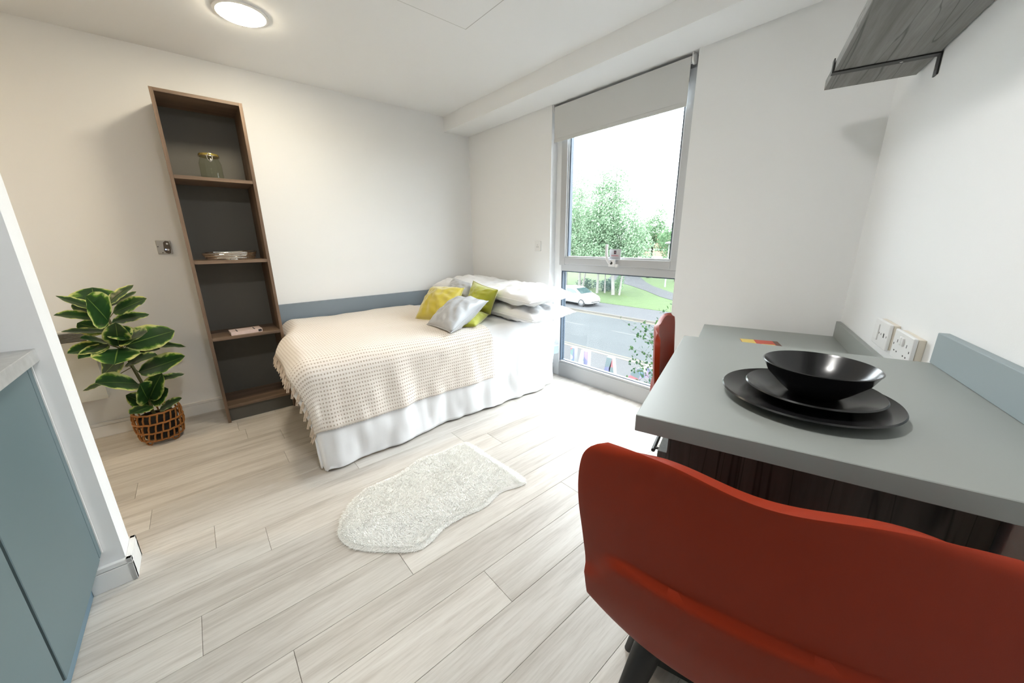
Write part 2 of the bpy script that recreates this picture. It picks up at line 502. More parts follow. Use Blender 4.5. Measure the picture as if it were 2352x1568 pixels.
struct(MB().box(KX0, XR(-3.43) + 0.02, -3.54, -3.431, 0, ZC).obj('wall_kitchen', MT['wall']), 'white wall behind the kitchen counter')
ce = struct(MB().box(-0.15, XR(YB) + 0.2, YB - 0.15, 0.30, ZC, ZC + 0.12).obj('ceiling', MT['ceil']), 'white ceiling')
# access hatch
hb = MB().box(1.372, 1.972, -1.545, -0.945, ZC - 0.003, ZC + 0.001)
hb.obj('access_hatch', MT['ceil'], ce, bevel=0.0012, seg=1)
hl = MB()
for a, b, c_, d in ((1.366, 1.372, -1.551, -0.939), (1.972, 1.978, -1.551, -0.939), (1.372, 1.972, -0.945, -0.939), (1.372, 1.972, -1.551, -1.545)):
    hl.box(a, b, c_, d, ZC - 0.0006, ZC + 0.001)
hl.obj('hatch_shadow_gap', mat('hatch_gap_grey', (0.55, 0.55, 0.54), 0.9), ce)
struct(MB().box(0, XR(-0.28) + 0.02, -0.28, 0.0, ZB, ZC).obj('trim_1', MT['ceil']), 'boxed bulkhead along the top of the window wall')


def skirting(name, p0, p1, nrm, parent=None, ends=0.0):
    """two-step skirting along p0->p1, standing out along nrm"""
    p0, p1, n = Vector((*p0, 0)), Vector((*p1, 0)), Vector((*nrm, 0)).normalized()
    d = (p1 - p0).normalized(); ln = (p1 - p0).length
    xf = Matrix((( d.x, n.x, 0, p0.x), (d.y, n.y, 0, p0.y), (0, 0, 1, 0), (0, 0, 0, 1)))
    b = MB().box(0, ln, 0, 0.016, 0.0, 0.076, xf).box(0, ln, 0, 0.013, 0.076, 0.079, xf).box(0, ln, 0, 0.016, 0.079, 0.097, xf)
    return struct(b.obj(name, MT['trim'], bevel=0.0015, seg=1), 'white skirting board')


skirting('baseboard_left', (0, YB), (0, 0), (1, 0))
skirting('baseboard_back', (0.016, 0), (WX0, 0), (0, -1))
skirting('baseboard_window', (WX0, 0.0), (WX0, 0.062), (1, 0))
skirting('baseboard_corner', (WX1, 0), (COR.x - 0.02, 0), (0, -1))
skirting('baseboard_right', (COR.x, -0.02), (XR(-3.4), -3.4), (-NC.x, -NC.y))
skirting('baseboard_partition', (KX1, -2.812), (KX1, -2.698), (1, 0))
skirting('baseboard_end', (KX0 - 0.016, -2.714), (KX1 + 0.016, -2.714), (0, 1))
skirting('baseboard_corridor', (KX0, -2.698), (KX0, -3.43), (-1, 0))

# ------------------------------------------------------------------ window
win = bpy.data.objects.new('window_1', None); COL.objects.link(win); struct(win, 'tall grey framed window with an opening upper sash')
win.location = (0, 0, 0)
WXF = WX1 + 0.064
FY0, FY1 = 0.0625, 0.135
FW = 0.078
def bar(name, x0, x1, z0, z1, y0=FY0, y1=FY1, parent=win, m='alu', bev=0.003):
    return MB().box(x0, x1, y0, y1, z0, z1).obj(name, MT[m], parent, bevel=bev)
MT['alu_daylit'] = mat('daylit_frame', (0.78, 0.79, 0.80), 0.4)  # paler copy of the frame grey: daylight on the stiles put into the colour
bar('frame_stile', WX0, WX0 + FW, 0.0, ZB, m='alu_daylit')
bar('frame_stile', WXF - FW, WXF, 0.0, ZB, m='alu_daylit')
bar('frame_sill', WX0 + FW, WXF - FW, 0.0, 0.128)
bar('frame_head', WX0 + FW, WXF - FW, ZB - FW, ZB)
bar('mullion', WX0 + FW, WXF - FW, 0.955, 1.015)
bar('sill_bead', WX0 + FW, WXF - FW, 0.128, 0.146, FY0 + 0.006, FY0 + 0.03)
gx0, gx1 = WX0 + FW + 0.012, WXF - FW - 0.012
lg = MB()
for b in ((gx0 - 0.012, gx0, 0.146, 0.955), (gx1, gx1 + 0.012, 0.146, 0.955)):
    lg.box(b[0], b[1], 0.072, 0.12, b[2], b[3])
lg.box(gx0, gx1, 0.090, 0.12, 0.146, 0.152).box(gx0, gx1, 0.072, 0.12, 0.947, 0.955)
lg.obj('gasket', MT['gasket'], win)
MB().box(gx0, gx1, 0.092, 0.112, 0.152, 0.947).obj('glass_pane', MT['glass'], win)
# opening sash
SX0, SX1, SZ0, SZ1, SW = WX0 + FW - 0.012, WXF - FW + 0.012, 1.004, ZB - FW + 0.012, 0.062
sash = MB().box(SX0, SX0 + SW, 0.048, 0.10, SZ0, SZ1).box(SX1 - SW, SX1, 0.048, 0.10, SZ0, SZ1).box(SX0 + SW, SX1 - SW, 0.048, 0.10, SZ0 + 0.008, SZ0 + SW).box(SX0 + SW, SX1 - SW, 0.048, 0.10, SZ1 - SW, SZ1)
so = sash.obj('sash', MT['alu'], win, bevel=0.004)
ax0, ax1, az0, az1 = SX0 + SW, SX1 - SW, SZ0 + SW, SZ1 - SW
MB().box(ax0, ax0 + 0.012, 0.060, 0.098, az0, az1).box(ax1 - 0.012, ax1, 0.060, 0.098, az0, az1).box(ax0 + .012, ax1 - .012, 0.060, 0.098, az0, az0 + 0.012).obj('glazing_bead', mat('pale_bead', (0.62, 0.65, 0.68), 0.4), so, bevel=0.002)
MB().box(ax0 + 0.012, ax0 + 0.022, 0.066, 0.098, az0 + .012, az1).box(ax1 - 0.022, ax1 - 0.012, 0.066, 0.098, az0 + .012, az1).obj('gasket', MT['gasket'], so)
MB().box(ax0 + 0.012, ax1 - 0.012, 0.076, 0.096, az0 + 0.012, az1).obj('glass_pane', MT['glass'], so)
# handle on the sash bottom rail
hp = hy(1406, 604, 0.045)
hh = MB()
hxc, hzc = hp.x, SZ0 + 0.034
hh.box(hxc - 0.022, hxc + 0.030, 0.030, 0.049, hzc - 0.026, hzc + 0.024)
hh.tube([(hxc - 0.012, 0.030, hzc), (hxc - 0.024, 0.012, hzc + 0.03), (hxc - 0.028, 0.006, hzc + 0.075), (hxc - 0.028, 0.006, hzc + 0.135)], [0.013, 0.012, 0.010, 0.010], 10)
hh.tube([(hxc + 0.045, 0.05, hzc - 0.018), (hxc + 0.045, 0.028, hzc - 0.018)], 0.012, 12)
hh.obj('handle', MT['wplastic'], so, smooth=True)
MB().tube([(hxc + 0.002, 0.031, hzc), (hxc + 0.002, 0.0285, hzc)], 0.011, 12).obj('handle_screw_cap', MT['dark'], so)
# warning label hanging in front of the glass
st0 = hy(1401, 572, 0.046); st1 = hy(1425, 596, 0.046)
sx0, sx1, sz0, sz1 = st0.x, st1.x, min(st0.z, st1.z), max(st0.z, st1.z)
MB().box(sx0, sx1, 0.044, 0.046, sz0, sz1).obj('warning_tag', mat('tag_grey', (0.47, 0.48, 0.51), 0.6), so, bevel=0.0005, seg=1)
sc_ = (sx0 + sx1) / 2
MB().box(sc_ - 0.009, sc_ + 0.010, 0.0430, 0.044, sz1 - 0.034, sz1 - 0.010).obj('tag_emblem', mat('emblem_dark', (0.03, 0.015, 0.03), 0.6), so)
MB().box(sc_ - 0.004, sc_ + 0.005, 0.0426, 0.0430, sz1 - 0.026, sz1 - 0.018).obj('tag_emblem_centre', mat('emblem_pink', (0.35, 0.18, 0.22), 0.6), so)
tl = MB()
for i, (dz, w) in enumerate(((0.060, 0.036), (0.068, 0.024), (0.078, 0.034), (0.086, 0.026))):
    tl.box(sc_ - w, sc_ + w, 0.0434, 0.0440, sz1 - dz - 0.0016, sz1 - dz + 0.0016)
tl.obj('tag_small_print', mat('print_grey', (0.30, 0.31, 0.34), 0.7), so)
fc = bpy.data.curves.new('warning_text', 'FONT'); fc.body = 'WARNING'; fc.size = 0.0135; fc.align_x = 'CENTER'; fc.extrude = 0.0002
to = bpy.data.objects.new('warning_text_tmp', fc); COL.objects.link(to)
dg = bpy.context.evaluated_depsgraph_get()
tm = bpy.data.meshes.new_from_object(to.evaluated_get(dg)); bpy.data.objects.remove(to)
tm.materials.clear(); tm.materials.append(mat('print_red', (0.55, 0.04, 0.08), 0.6))
tw = link('tag_warning_text', tm, so); tw.rotation_euler = (PI / 2, 0, 0); tw.location = (sc_, 0.0432, sz1 - 0.051)

# roller blind
bl = thing('roller_blind', 'grey roller blind pulled part way down over the top of the window', 'blind', (0, 0, 0))
BX0, BX1 = WX0 + 0.018, WX1 - 0.045
MB().tube([(BX0, 0.028, ZB - 0.032), (BX1, 0.028, ZB - 0.032)], 0.019, 16).obj('roller_tube', MT['blind'], bl, smooth=True)
fb = [[(x, 0.0095, z) for z in (ZB - 0.012, 1.9835)] for x in (BX0 + 0.002, BX1)]
MB().box(BX0 + 0.002, BX1, 0.0085, 0.0095, 1.975, ZB - 0.02).obj('blind_fabric', MT['blind'], bl)
MB().box(BX0 + 0.002, BX1, 0.005, 0.013, 1.948, 1.975).obj('bottom_bar', mat('blind_bar', (0.58, 0.585, 0.58), 0.6), bl, bevel=0.003)
for xx in (BX0 - 0.014, BX1 + 0.006):
    MB().tube([(xx, 0.028, ZB - 0.033), (xx + 0.010, 0.028, ZB - 0.033)], 0.026, 16).box(xx, xx + 0.006, 0.006, 0.058, ZB - 0.035, ZB).obj('end_bracket', MT['wplastic'], bl, smooth=True)

# ------------------------------------------------------------------ ceiling downlights
def downlight(x, y, label, col, power):
    t = thing('ceiling_downlight', label, 'ceiling light', (x, y, ZC), 0, 'round ceiling downlights')
    MB().lathe([(0.122, 0.0), (0.122, -0.006), (0.108, -0.010), (0.104, -0.007), (0.104, -0.002)], 48, cap0=False, cap1=False).obj('trim_ring', MT['trim'], t, smooth=True)
    MB().lathe([(0.103, -0.003), (0.103, -0.012), (0.085, -0.019), (0.04, -0.022)], 48).obj('diffuser', emit('led_diffuser', col, power), t)
downlight(0.755, -1.912, 'round lit ceiling downlight above the floor beside the bookcase', (1.0, 0.88, 0.66), 31)
downlight(2.83, -2.08, 'round lit ceiling downlight above the kitchen side of the room', (1.0, 0.98, 0.94), 46)
downlight(0.755, -4.05, 'round lit ceiling downlight added unseen in the corridor beyond the partition', (1.0, 0.74, 0.42), 36)  # unseen lamp, added to light and warm the left wall

# ------------------------------------------------------------------ bookcase
bc = thing('bookcase', 'tall narrow dark wood bookcase standing between the plant and the bed', 'bookcase', (0.0, -2.342, 0))
BW, BD, BH, TH = 0.421, 0.329, 2.043, 0.018
MB().box(0.0165, BD, 0, TH, 0, BH).obj('side_panel', MT['dwood'], bc, bevel=0.0008, seg=1)
MB().box(0.0165, BD, BW - TH, BW, 0, BH).obj('side_panel', MT['dwood'], bc, bevel=0.0008, seg=1)
MB().box(0.0165, BD - 0.001, TH, BW - TH, BH - TH, BH).obj('top_board', MT['dwood_h'], bc, bevel=0.0008, seg=1)
for z in (1.598, 1.102, 0.603):
    MB().box(0.022, BD - 0.004, TH, BW - TH, z - 0.020, z).obj('shelf', MT['dwood_h'], bc, bevel=0.0008, seg=1)
MB().box(0.022, BD - 0.004, TH, BW - TH, 0.100, 0.120).obj('bottom_board', MT['dwood_h'], bc, bevel=0.0008, seg=1)
MB().box(BD - 0.045, BD - 0.028, TH, BW - TH, 0, 0.100).obj('plinth', MT['char'], bc)
MB().box(0.0165, 0.022, TH, BW - TH, 0.10, BH - TH).obj('back_panel', MT['char'], bc)

# jar on the top shelf
jl = hx(489, 406, 0.19)
jar = thing('glass_jar', 'clear clip-top glass jar on the upper shelf of the bookcase', 'jar', (0.19, jl.y, 1.598))
jar.scale = (1.13, 1.13, 1.13)
MB().lathe([(0.044, 0.0), (0.050, 0.004), (0.052, 0.02), (0.052, 0.085), (0.046, 0.105), (0.042, 0.112), (0.042, 0.122), (0.0405, 0.122), (0.0405, 0.112), (0.050, 0.085), (0.050, 0.02), (0.044, 0.006)], 40).obj('jar_body', MT['jarglass'], jar, smooth=True)
MB().lathe([(0.047, 0.1225), (0.047, 0.128), (0.044, 0.136), (0.03, 0.139)], 40).obj('lid', mat('gold_tinted_lid', (0.42, 0.33, 0.09), 0.15, metal=0.6), jar, smooth=True)
MB().tube([(0.0485 * cos(k * PI / 18), 0.0485 * sin(k * PI / 18), 0.1225) for k in range(36)], 0.0018, 6, closed=True).obj('wire_band', MT['chrome'], jar, smooth=True)
MB().tube([(0.050, -0.012, 0.121), (0.058, -0.010, 0.10), (0.060, 0, 0.088), (0.058, 0.010, 0.10), (0.050, 0.012, 0.121)], 0.0018, 6).tube([(0.050, -0.010, 0.123), (0.054, 0, 0.137), (0.050, 0.010, 0.123)], 0.0018, 6).obj('wire_clip', MT['chrome'], jar, smooth=True)

# woven silver dish on the middle shelf
dsh = thing('silver_wire_dish', 'oval dish of woven silver strands on the middle shelf of the bookcase', 'dish', (0.19, -2.125, 1.102))
rnd = random.Random(3)
for i in range(9):
    a0 = rnd.uniform(0, 6.28); tx = rnd.uniform(-0.05, 0.05); ty = rnd.uniform(-0.05, 0.05); z0 = 0.010 + 0.0045 * i; s = 0.92 + 0.012 * i
    pts = []
    for k in range(40):
        a = 2 * PI * k / 40
        x, y = 0.085 * s * cos(a), 0.145 * s * sin(a)
        pts.append((x, y, max(0.005, z0 + tx * x + ty * y + 0.003 * sin(3 * a + a0))))
    MB().tube(pts, 0.0036, 6, closed=True).obj('strand', MT['chrome'], dsh, smooth=True)
MB().lathe([(0.03, 0.0), (0.06, 0.002), (0.06, 0.005), (0.03, 0.004)], 24).obj('base', MT['chrome'], dsh, smooth=True)

# book
bk0 = hz(525, 760, 0.605); bk1 = hz(595, 752, 0.605)
bk = thing('book', 'slim pale book lying flat on the lower shelf of the bookcase', 'book', (0.245, (bk0.y + bk1.y) / 2, 0.603), math.radians(4))
MB().box(-0.055, 0.055, -0.088, 0.088, 0.002, 0.020).obj('pages', mat('paper', (0.75, 0.72, 0.66), 0.9), bk)
cov = mat('pale_pink_cover', (0.66, 0.52, 0.48), 0.5, var=0.25, vscale=20)
MB().box(-0.057, 0.057, -0.09, 0.09, 0.020, 0.0225).box(-0.057, 0.057, -0.09, 0.09, 0.0, 0.0022).box(0.0545, 0.057, -0.09, 0.09, 0.0022, 0.020).obj('cover', cov, bk)
MB().box(0.057, 0.0574, 0.066, 0.086, 0.004, 0.019).obj('spine_print', MT['dark'], bk)
for yy in (0.048, -0.052):
    MB().box(-0.03, 0.05, yy - 0.0035, yy + 0.0035, 0.0225, 0.0228).obj('cover_print', MT['dark'], bk)

# fused heater switch on the wall
sw = thing('heater_switch', 'brushed metal control plate on the wall between the plant and the bookcase', 'switch', (0, -2.453, 1.187))
MB().box(0, 0.010, -0.036, 0.036, -0.043, 0.043).obj('plate', MT['steel'], sw, bevel=0.003)
MB().prism([(-0.004, -0.022), (0.004, -0.036), (0.016, -0.041), (0.028, -0.036), (0.032, 0.0), (0.028, 0.036), (0.012, 0.041), (0.0, 0.03)], 0, 0.0035).obj('button_panel', mat('dark_brown_panel', (0.10, 0.075, 0.05), 0.3), sw).matrix_local = Matrix(((0, 0, 1, 0.0098), (1, 0, 0, 0), (0, 1, 0, 0), (0, 0, 0, 1)))
for nm, y, z, r, mm in (('button', 0.018, 0.022, 0.006, 'wplastic'), ('button', 0.017, -0.016, 0.006, 'wplastic'), ('screw', -0.029, 0.004, 0.003, 'dark'), ('screw', -0.012, -0.034, 0.003, 'dark')):
    MB().tube([(0.009, y, z), (0.0150, y, z)], r, 12).obj(nm, MT[mm], sw)
MB().tube([(0.009, 0.006, -0.014), (0.0146, 0.006, -0.014)], 0.003, 12).obj('blue_light', emit('blue_led', (0.25, 0.4, 1.0), 3.0), sw)

# panel heater
ht = thing('panel_heater', 'white wall panel heater with a slatted grille behind the plant', 'heater', (0, -2.885, 0.275))
HL = 0.62
MB().box(0.018, 0.085, -HL, 0, 0, 0.375).box(0.018, 0.03, -HL, 0, 0.375, 0.44).box(0.03, 0.085, -HL, -HL + 0.012, 0.375, 0.44).box(0.03, 0.085, -0.012, 0, 0.375, 0.44).box(0.03, 0.085, -HL + .012, -0.012, 0.430, 0.44).obj('casing', MT['heater'], ht)
for i in range(7):
    z = 0.380 + i * 0.0072
    MB().box(0.055, 0.084, -HL + 0.012, -0.012, z, z + 0.0028, Matrix.Rotation(0, 4, 'Y')).obj('grille_slat', mat('slat_grey', (0.42, 0.41, 0.38), 0.5) if i == 0 else bpy.data.materials['slat_grey'], ht)
for yy in (-0.5, -0.1):
    MB().box(0.0, 0.018, yy - 0.02, yy + 0.02, 0.02, 0.40).obj('wall_bracket', MT['heater'], ht)

# ------------------------------------------------------------------ rubber plant in a wicker basket
PB = Vector((0.30, -2.672, 0.0))
plant = thing('potted_rubber_plant', 'variegated rubber plant with broad cream-edged leaves in a wicker basket', 'plant', PB)
BR = lambda z: 0.098 + 0.018 * sin(PI * min(1, max(0, (z - 0.03) / 0.2)) * 0.9)
zr = [0.032, 0.088, 0.146, 0.206]
for z in zr:
    pts = [((BR(z)) * cos(2 * PI * k / 40), BR(z) * sin(2 * PI * k / 40), z + 0.002 * sin(k * 2.1)) for k in range(40)]
    MB().tube(pts, 0.0058, 6, closed=True).obj('wicker_ring', MT['wicker'], plant, smooth=True)
NS = 22
for r in range(3):
    mstr = MB().tube([(0, 0, 0), (0.004, 0.004, 0.03), (0, 0.010, 0.057)], [0.0042, 0.0050, 0.0042], 6).mesh('wicker_strand', MT['wicker'], smooth=True)
    for k in range(NS):
        a = 2 * PI * (k + 0.5 * r) / NS
        rr = (BR(zr[r]) + BR(zr[r + 1])) / 2 - 0.001
        o = link('wicker_strand', mstr, plant); o.location = (rr * cos(a), rr * sin(a), zr[r]); o.rotation_euler = (0, 0, a)
for k in range(4):
    a = PI / 4 + k * PI / 2
    c0 = Vector((0.088 * cos(a), 0.088 * sin(a), 0.034)); tg = Vector((-sin(a), cos(a), 0))
    MB().tube([c0 + tg * 0.018, c0 + tg * 0.020 + Vector((0, 0, -0.018)), c0 + tg * 0.010 + Vector((0, 0, -0.029)), c0 - tg * 0.010 + Vector((0, 0, -0.029)), c0 - tg * 0.020 + Vector((0, 0, -0.018)), c0 - tg * 0.018], 0.0046, 6).obj('basket_foot', MT['wicker'], plant, smooth=True)
MB().lathe([(0.080, 0.036), (0.092, 0.15), (0.092, 0.17), (0.086, 0.17), (0.084, 0.155)], 28).obj('inner_pot', MT['pot'], plant, smooth=True)
CS = 0.2807
def cp(x, y, X):
    return hx(80 + x * CS, 620 + y * CS, X)
stem_px = [(960, 1150), (945, 1080), (880, 930), (800, 790), (720, 650), (650, 500), (605, 400), (575, 300)]
MB().tube([Vector((0, 0, 0.14))] + [cp(x, y, 0.30) - PB for x, y in stem_px], [0.009, 0.009, 0.009, 0.0085, 0.008, 0.0075, 0.007, 0.006, 0.004], 8).obj('stem', MT['stem'], plant, smooth=True)
# leaf mesh: unit length along x, unit width along y
NLx, NLy = 12, 6
def leafmesh(curl):
    pts = []; uv = []
    for i in range(NLx + 1):
        t = i / NLx
        w = (sin(PI * min(1, t ** 0.86)) ** 0.62) * 0.5
        if t > 0.9: w *= (1 - ((t - 0.9) / 0.1) ** 2 * 0.75) + 0.0
        if i == 0: w = 0.012
        if i == NLx: w = 0.006
        row = []
        for j in range(NLy + 1):
            s = (j / NLy - 0.5) * 2
            row.append((t, s * w, 0.10 * abs(s) * w * 2 * 0.5 - curl * (t - 0.25) ** 2 + 0.012 * sin(t * 21 + s) * abs(s)))
            uv.append((t * 2, j / NLy))
        pts.append(row)
    return MB().grid(pts).mesh('leaf', MT['leaf'], smooth=60, uv=uv)
LM = [leafmesh(0.05), leafmesh(0.14), leafmesh(-0.06)]
# base px, tip px, width px, depth of base, depth of tip, roll (deg about the leaf axis)
LV = [
 ((605, 420), (425, 215), 250, .33, .46, 10), ((560, 400), (165, 352), 120, .30, .40, 35), ((540, 330), (165, 220), 95, .28, .30, 45),
 ((500, 290), (465, 140), 210, .24, .16, 0), ((590, 290), (792, 112), 85, .28, .27, -40), ((610, 300), (836, 180), 70, .26, .20, -50),
 ((640, 350), (912, 228), 140, .30, .34, -25), ((630, 430), (930, 350), 110, .30, .28, -35), ((600, 500), (215, 515), 100, .32, .40, 50),
 ((600, 500), (345, 432), 150, .27, .24, 10), ((610, 600), (385, 545), 100, .32, .42, 35), ((600, 600), (268, 690), 130, .31, .40, 20),
 ((600, 610), (355, 722), 90, .31, .44, 10), ((690, 625), (655, 440), 130, .33, .42, 0), ((710, 590), (928, 515), 150, .33, .44, -20),
 ((735, 620), (1142, 490), 210, .29, .24, -10), ((770, 630), (1238, 605), 95, .29, .22, -45), ((780, 670), (1030, 650), 80, .30, .34, -40),
 ((680, 640), (650, 768), 210, .34, .50, 0), ((740, 780), (982, 682), 110, .32, .44, -25), ((850, 835), (1238, 710), 165, .30, .36, -15),
 ((730, 690), (545, 865), 180, .28, .20, 0), ((852, 930), (510, 905), 195, .33, .46, 20), ((600, 905), (400, 992), 60, .27, .24, 40),
 ((980, 905), (1225, 845), 60, .30, .26, -30), ((935, 1060), (1022, 850), 130, .32, .40, 10), ((930, 1065), (850, 925), 150, .33, .44, -10),
 ((955, 1090), (1088, 970), 130, .32, .36, -10), ((935, 1110), (755, 1018), 120, .30, .32, 15), ((950, 1110), (775, 1185), 95, .33, .44, 20),
 ((1020, 1145), (1200, 1045), 80, .31, .38, -20), ((640, 470), (760, 560), 120, .30, .40, 0), ((560, 350), (300, 290), 110, .27, .22, 20),
 ((850, 560), (620, 470), 100, .26, .20, 0)]
for i, (b, t, w, xb, xt, roll) in enumerate(LV):
    B, T = cp(*b, xb), cp(*t, xt)
    ax = T - B; ln = ax.length; ax.normalize()
    wid = w * CS * ((B + T) / 2 - CAM).dot(FWD) / F_PX * 0.88
    nrm = (CAM - B).normalized() * 0.75 + Vector((0.1, 0, 0.75))
    sd = nrm.cross(ax).normalized()
    sd = Matrix.Rotation(math.radians(roll * 0.55), 3, ax) @ sd
    nn = ax.cross(sd)
    wid = max(wid * 1.5, 0.06)
    o = link('leaf', LM[i % 3], plant)
    R3 = Matrix((ax * ln, sd * wid, nn * ln)).transposed().to_4x4(); R3.translation = B - PB
    o.matrix_local = R3
    # petiole
    sp_ = min([cp(x, y, 0.30) for x, y in stem_px], key=lambda q: (q - B).length)
    if (sp_ - B).length > 0.012:
        MB().tube([sp_ - PB, B - PB], 0.0022, 5).obj('petiole', MT['stem'], plant)

# ------------------------------------------------------------------ bed
BEDX, BEDY, BEDZ = 1.335, -1.985, 0.585
bed = thing('bed', 'low double bed with a grey frame pushed into the corner by the window', 'bed', (0, 0, 0))
MB().box(0.03, 1.33, -1.90, -0.06, 0.26, 0.335).obj('frame', MT['rail'], bed, bevel=0.004)
for x in (0.07, 1.22):
    for y in (-1.86, -0.16):
        MB().box(x, x + 0.06, y, y + 0.06, 0, 0.26).obj('leg', MT['rail'], bed)
MB().box(0.035, 1.325, -1.90, -0.07, 0.335, 0.545).obj('mattress', MT['cotton'], bed, bevel=0.05, seg=4, smooth=True)
hbx = MB().box(0.0005, 0.022, -1.915, -0.02, 0.39, 0.738).obj('wall_panel', MT['rail'], None, bevel=0.002)
tag(hbx, 'long blue-grey board fixed to the wall along the side of the bed', 'wall panel')


def drape(r, R, flare):
    if r <= 0: return 0.0, 0.0
    q = PI * R / 2
    if r < q: return R * sin(r / R), R * (1 - cos(r / R))
    return R + flare * (r - q), R + (r - q)


def bedcloth(name, m, p0, P, y0, over, off, R, flare, fold, wr, nP, nQ, thick, parent, hem=None, seed=0.0, uvscale=1.0):
    """flat sheet p in [p0,P] across, q from head y0 to foot; hangs over the side and foot of the bed"""
    ex_edge = BEDX - R
    foot = lambda p: -1.885 - 0.135 * smoothstep(0.25, 0.80, p) - 0.03 * smoothstep(0.9, 1.4, p)
    pts = []; uv = []
    for i in range(nP + 1):
        row = []
        for j in range(nQ + 1):
            ey_edge = foot(p0 + (P - p0) * i / nP) + R
            q = ((y0 - ey_edge) + over) * j / nQ
            Pm = P + (hem(q) if hem else 0)
            p = p0 + (Pm - p0) * i / nP
            y = y0 - q
            ex = max(0.0, p - ex_edge); ey = max(0.0, ey_edge - y)
            r = math.hypot(ex, ey)
            h, d = drape(r, R + off, flare)
            x = min(p, ex_edge); yy = max(y, ey_edge); z = BEDZ + off - d
            # crown and wrinkles of the top
            n1 = noise.noise(Vector((p * 3.1 + seed, y * 2.7, seed)))
            n2 = noise.noise(Vector((p * 9 + seed, y * 8, 4 + seed)))
            topw = max(0.0, 1 - d / 0.12)
            z += topw * (wr * n1 + wr * 0.35 * n2) + topw * 0.012 * sin(PI * min(1, max(0, p / 1.35)))
            if r > 1e-6:
                dx, dy = ex / r, -ey / r
                g = min(1.0, d / 0.45)
                f = fold * g * (noise.noise(Vector((y * 4.2 + seed, d * 1.2, 7 + seed))) + 0.6 * noise.noise(Vector((y * 9 + seed, d * 2.5, 2 + seed)))) + 0.25 * fold * g * noise.noise(Vector((y * 17, d * 8, seed)))
                h2 = max(0.004, h + f)
                x += dx * h2; yy += dy * h2
            row.append((x, yy, max(0.012, z))); uv.append((p * uvscale, q * uvscale))
        pts.append(row)
    o = MB().grid(pts).obj(name, m, parent, smooth=80, uv=uv, recalc=False)
    sol = o.modifiers.new('thickness', 'SOLIDIFY'); sol.thickness = thick; sol.offset = -1
    return o


dv = bedcloth('duvet', MT['cotton'], 0.035, 1.335 + 0.55, -0.14, 0.20, 0.0, 0.085, 0.05, 0.05, 0.016, 90, 110, 0.012, None,
              hem=lambda q: 0.03 * noise.noise(Vector((q * 2.3, 1.7, 0))) - 0.03 * smoothstep(0.45, 0.0, q), seed=1.3)
tag(dv, 'white cotton duvet hanging down the open side of the bed', 'duvet')
th = bedcloth('throw_blanket', MT['crochet'], 0.045, 1.335 + 0.345, -0.80, 0.14, 0.022, 0.085, 0.05, 0.05, 0.016, 90, 90, 0.006, None, seed=1.3)
tag(th, 'cream crochet throw with a fringed end spread over the foot half of the bed', 'blanket')
# fringe tassels along the foot edge
thv = [v.co.copy() for v in th.data.vertices]
nQ1 = 91
edge_pts = [thv[i * nQ1 + 90] for i in range(91)]
prev_pts = [thv[i * nQ1 + 87] for i in range(91)]
tas = []
for var in range(3):
    rr = random.Random(var)
    b = MB()
    for s in range(4):
        a = rr.uniform(0, 6.28); d = 0.004
        b.tube([(d * cos(a), d * sin(a), 0), (d * 1.6 * cos(a) + rr.uniform(-.004, .004), d * 1.6 * sin(a), -0.03), (d * 1.4 * cos(a + 1) + rr.uniform(-.006, .006), d * 2 * sin(a + 1), -0.062 - rr.uniform(0, 0.014))], [0.0026, 0.0030, 0.0016], 5)
    b.lathe([(0.003, -0.016), (0.0055, -0.012), (0.0055, -0.006), (0.003, -0.002)], 8)
    tas.append(b.mesh('tassel', MT['yarn'], smooth=True))
acc = 0.0; last = edge_pts[0]
for i in range(1, 91):
    acc += (edge_pts[i] - last).length; last = edge_pts[i]
    if acc > 0.034:
        acc = 0
        o = link('tassel', tas[i % 3], th)
        d = (edge_pts[i] - prev_pts[i]).normalized()
        d = (d * 0.35 + Vector((0.05, -0.25, -1))).normalized()
        o.location = edge_pts[i]
        o.rotation_euler = d.to_track_quat('-Z', 'X').to_euler()


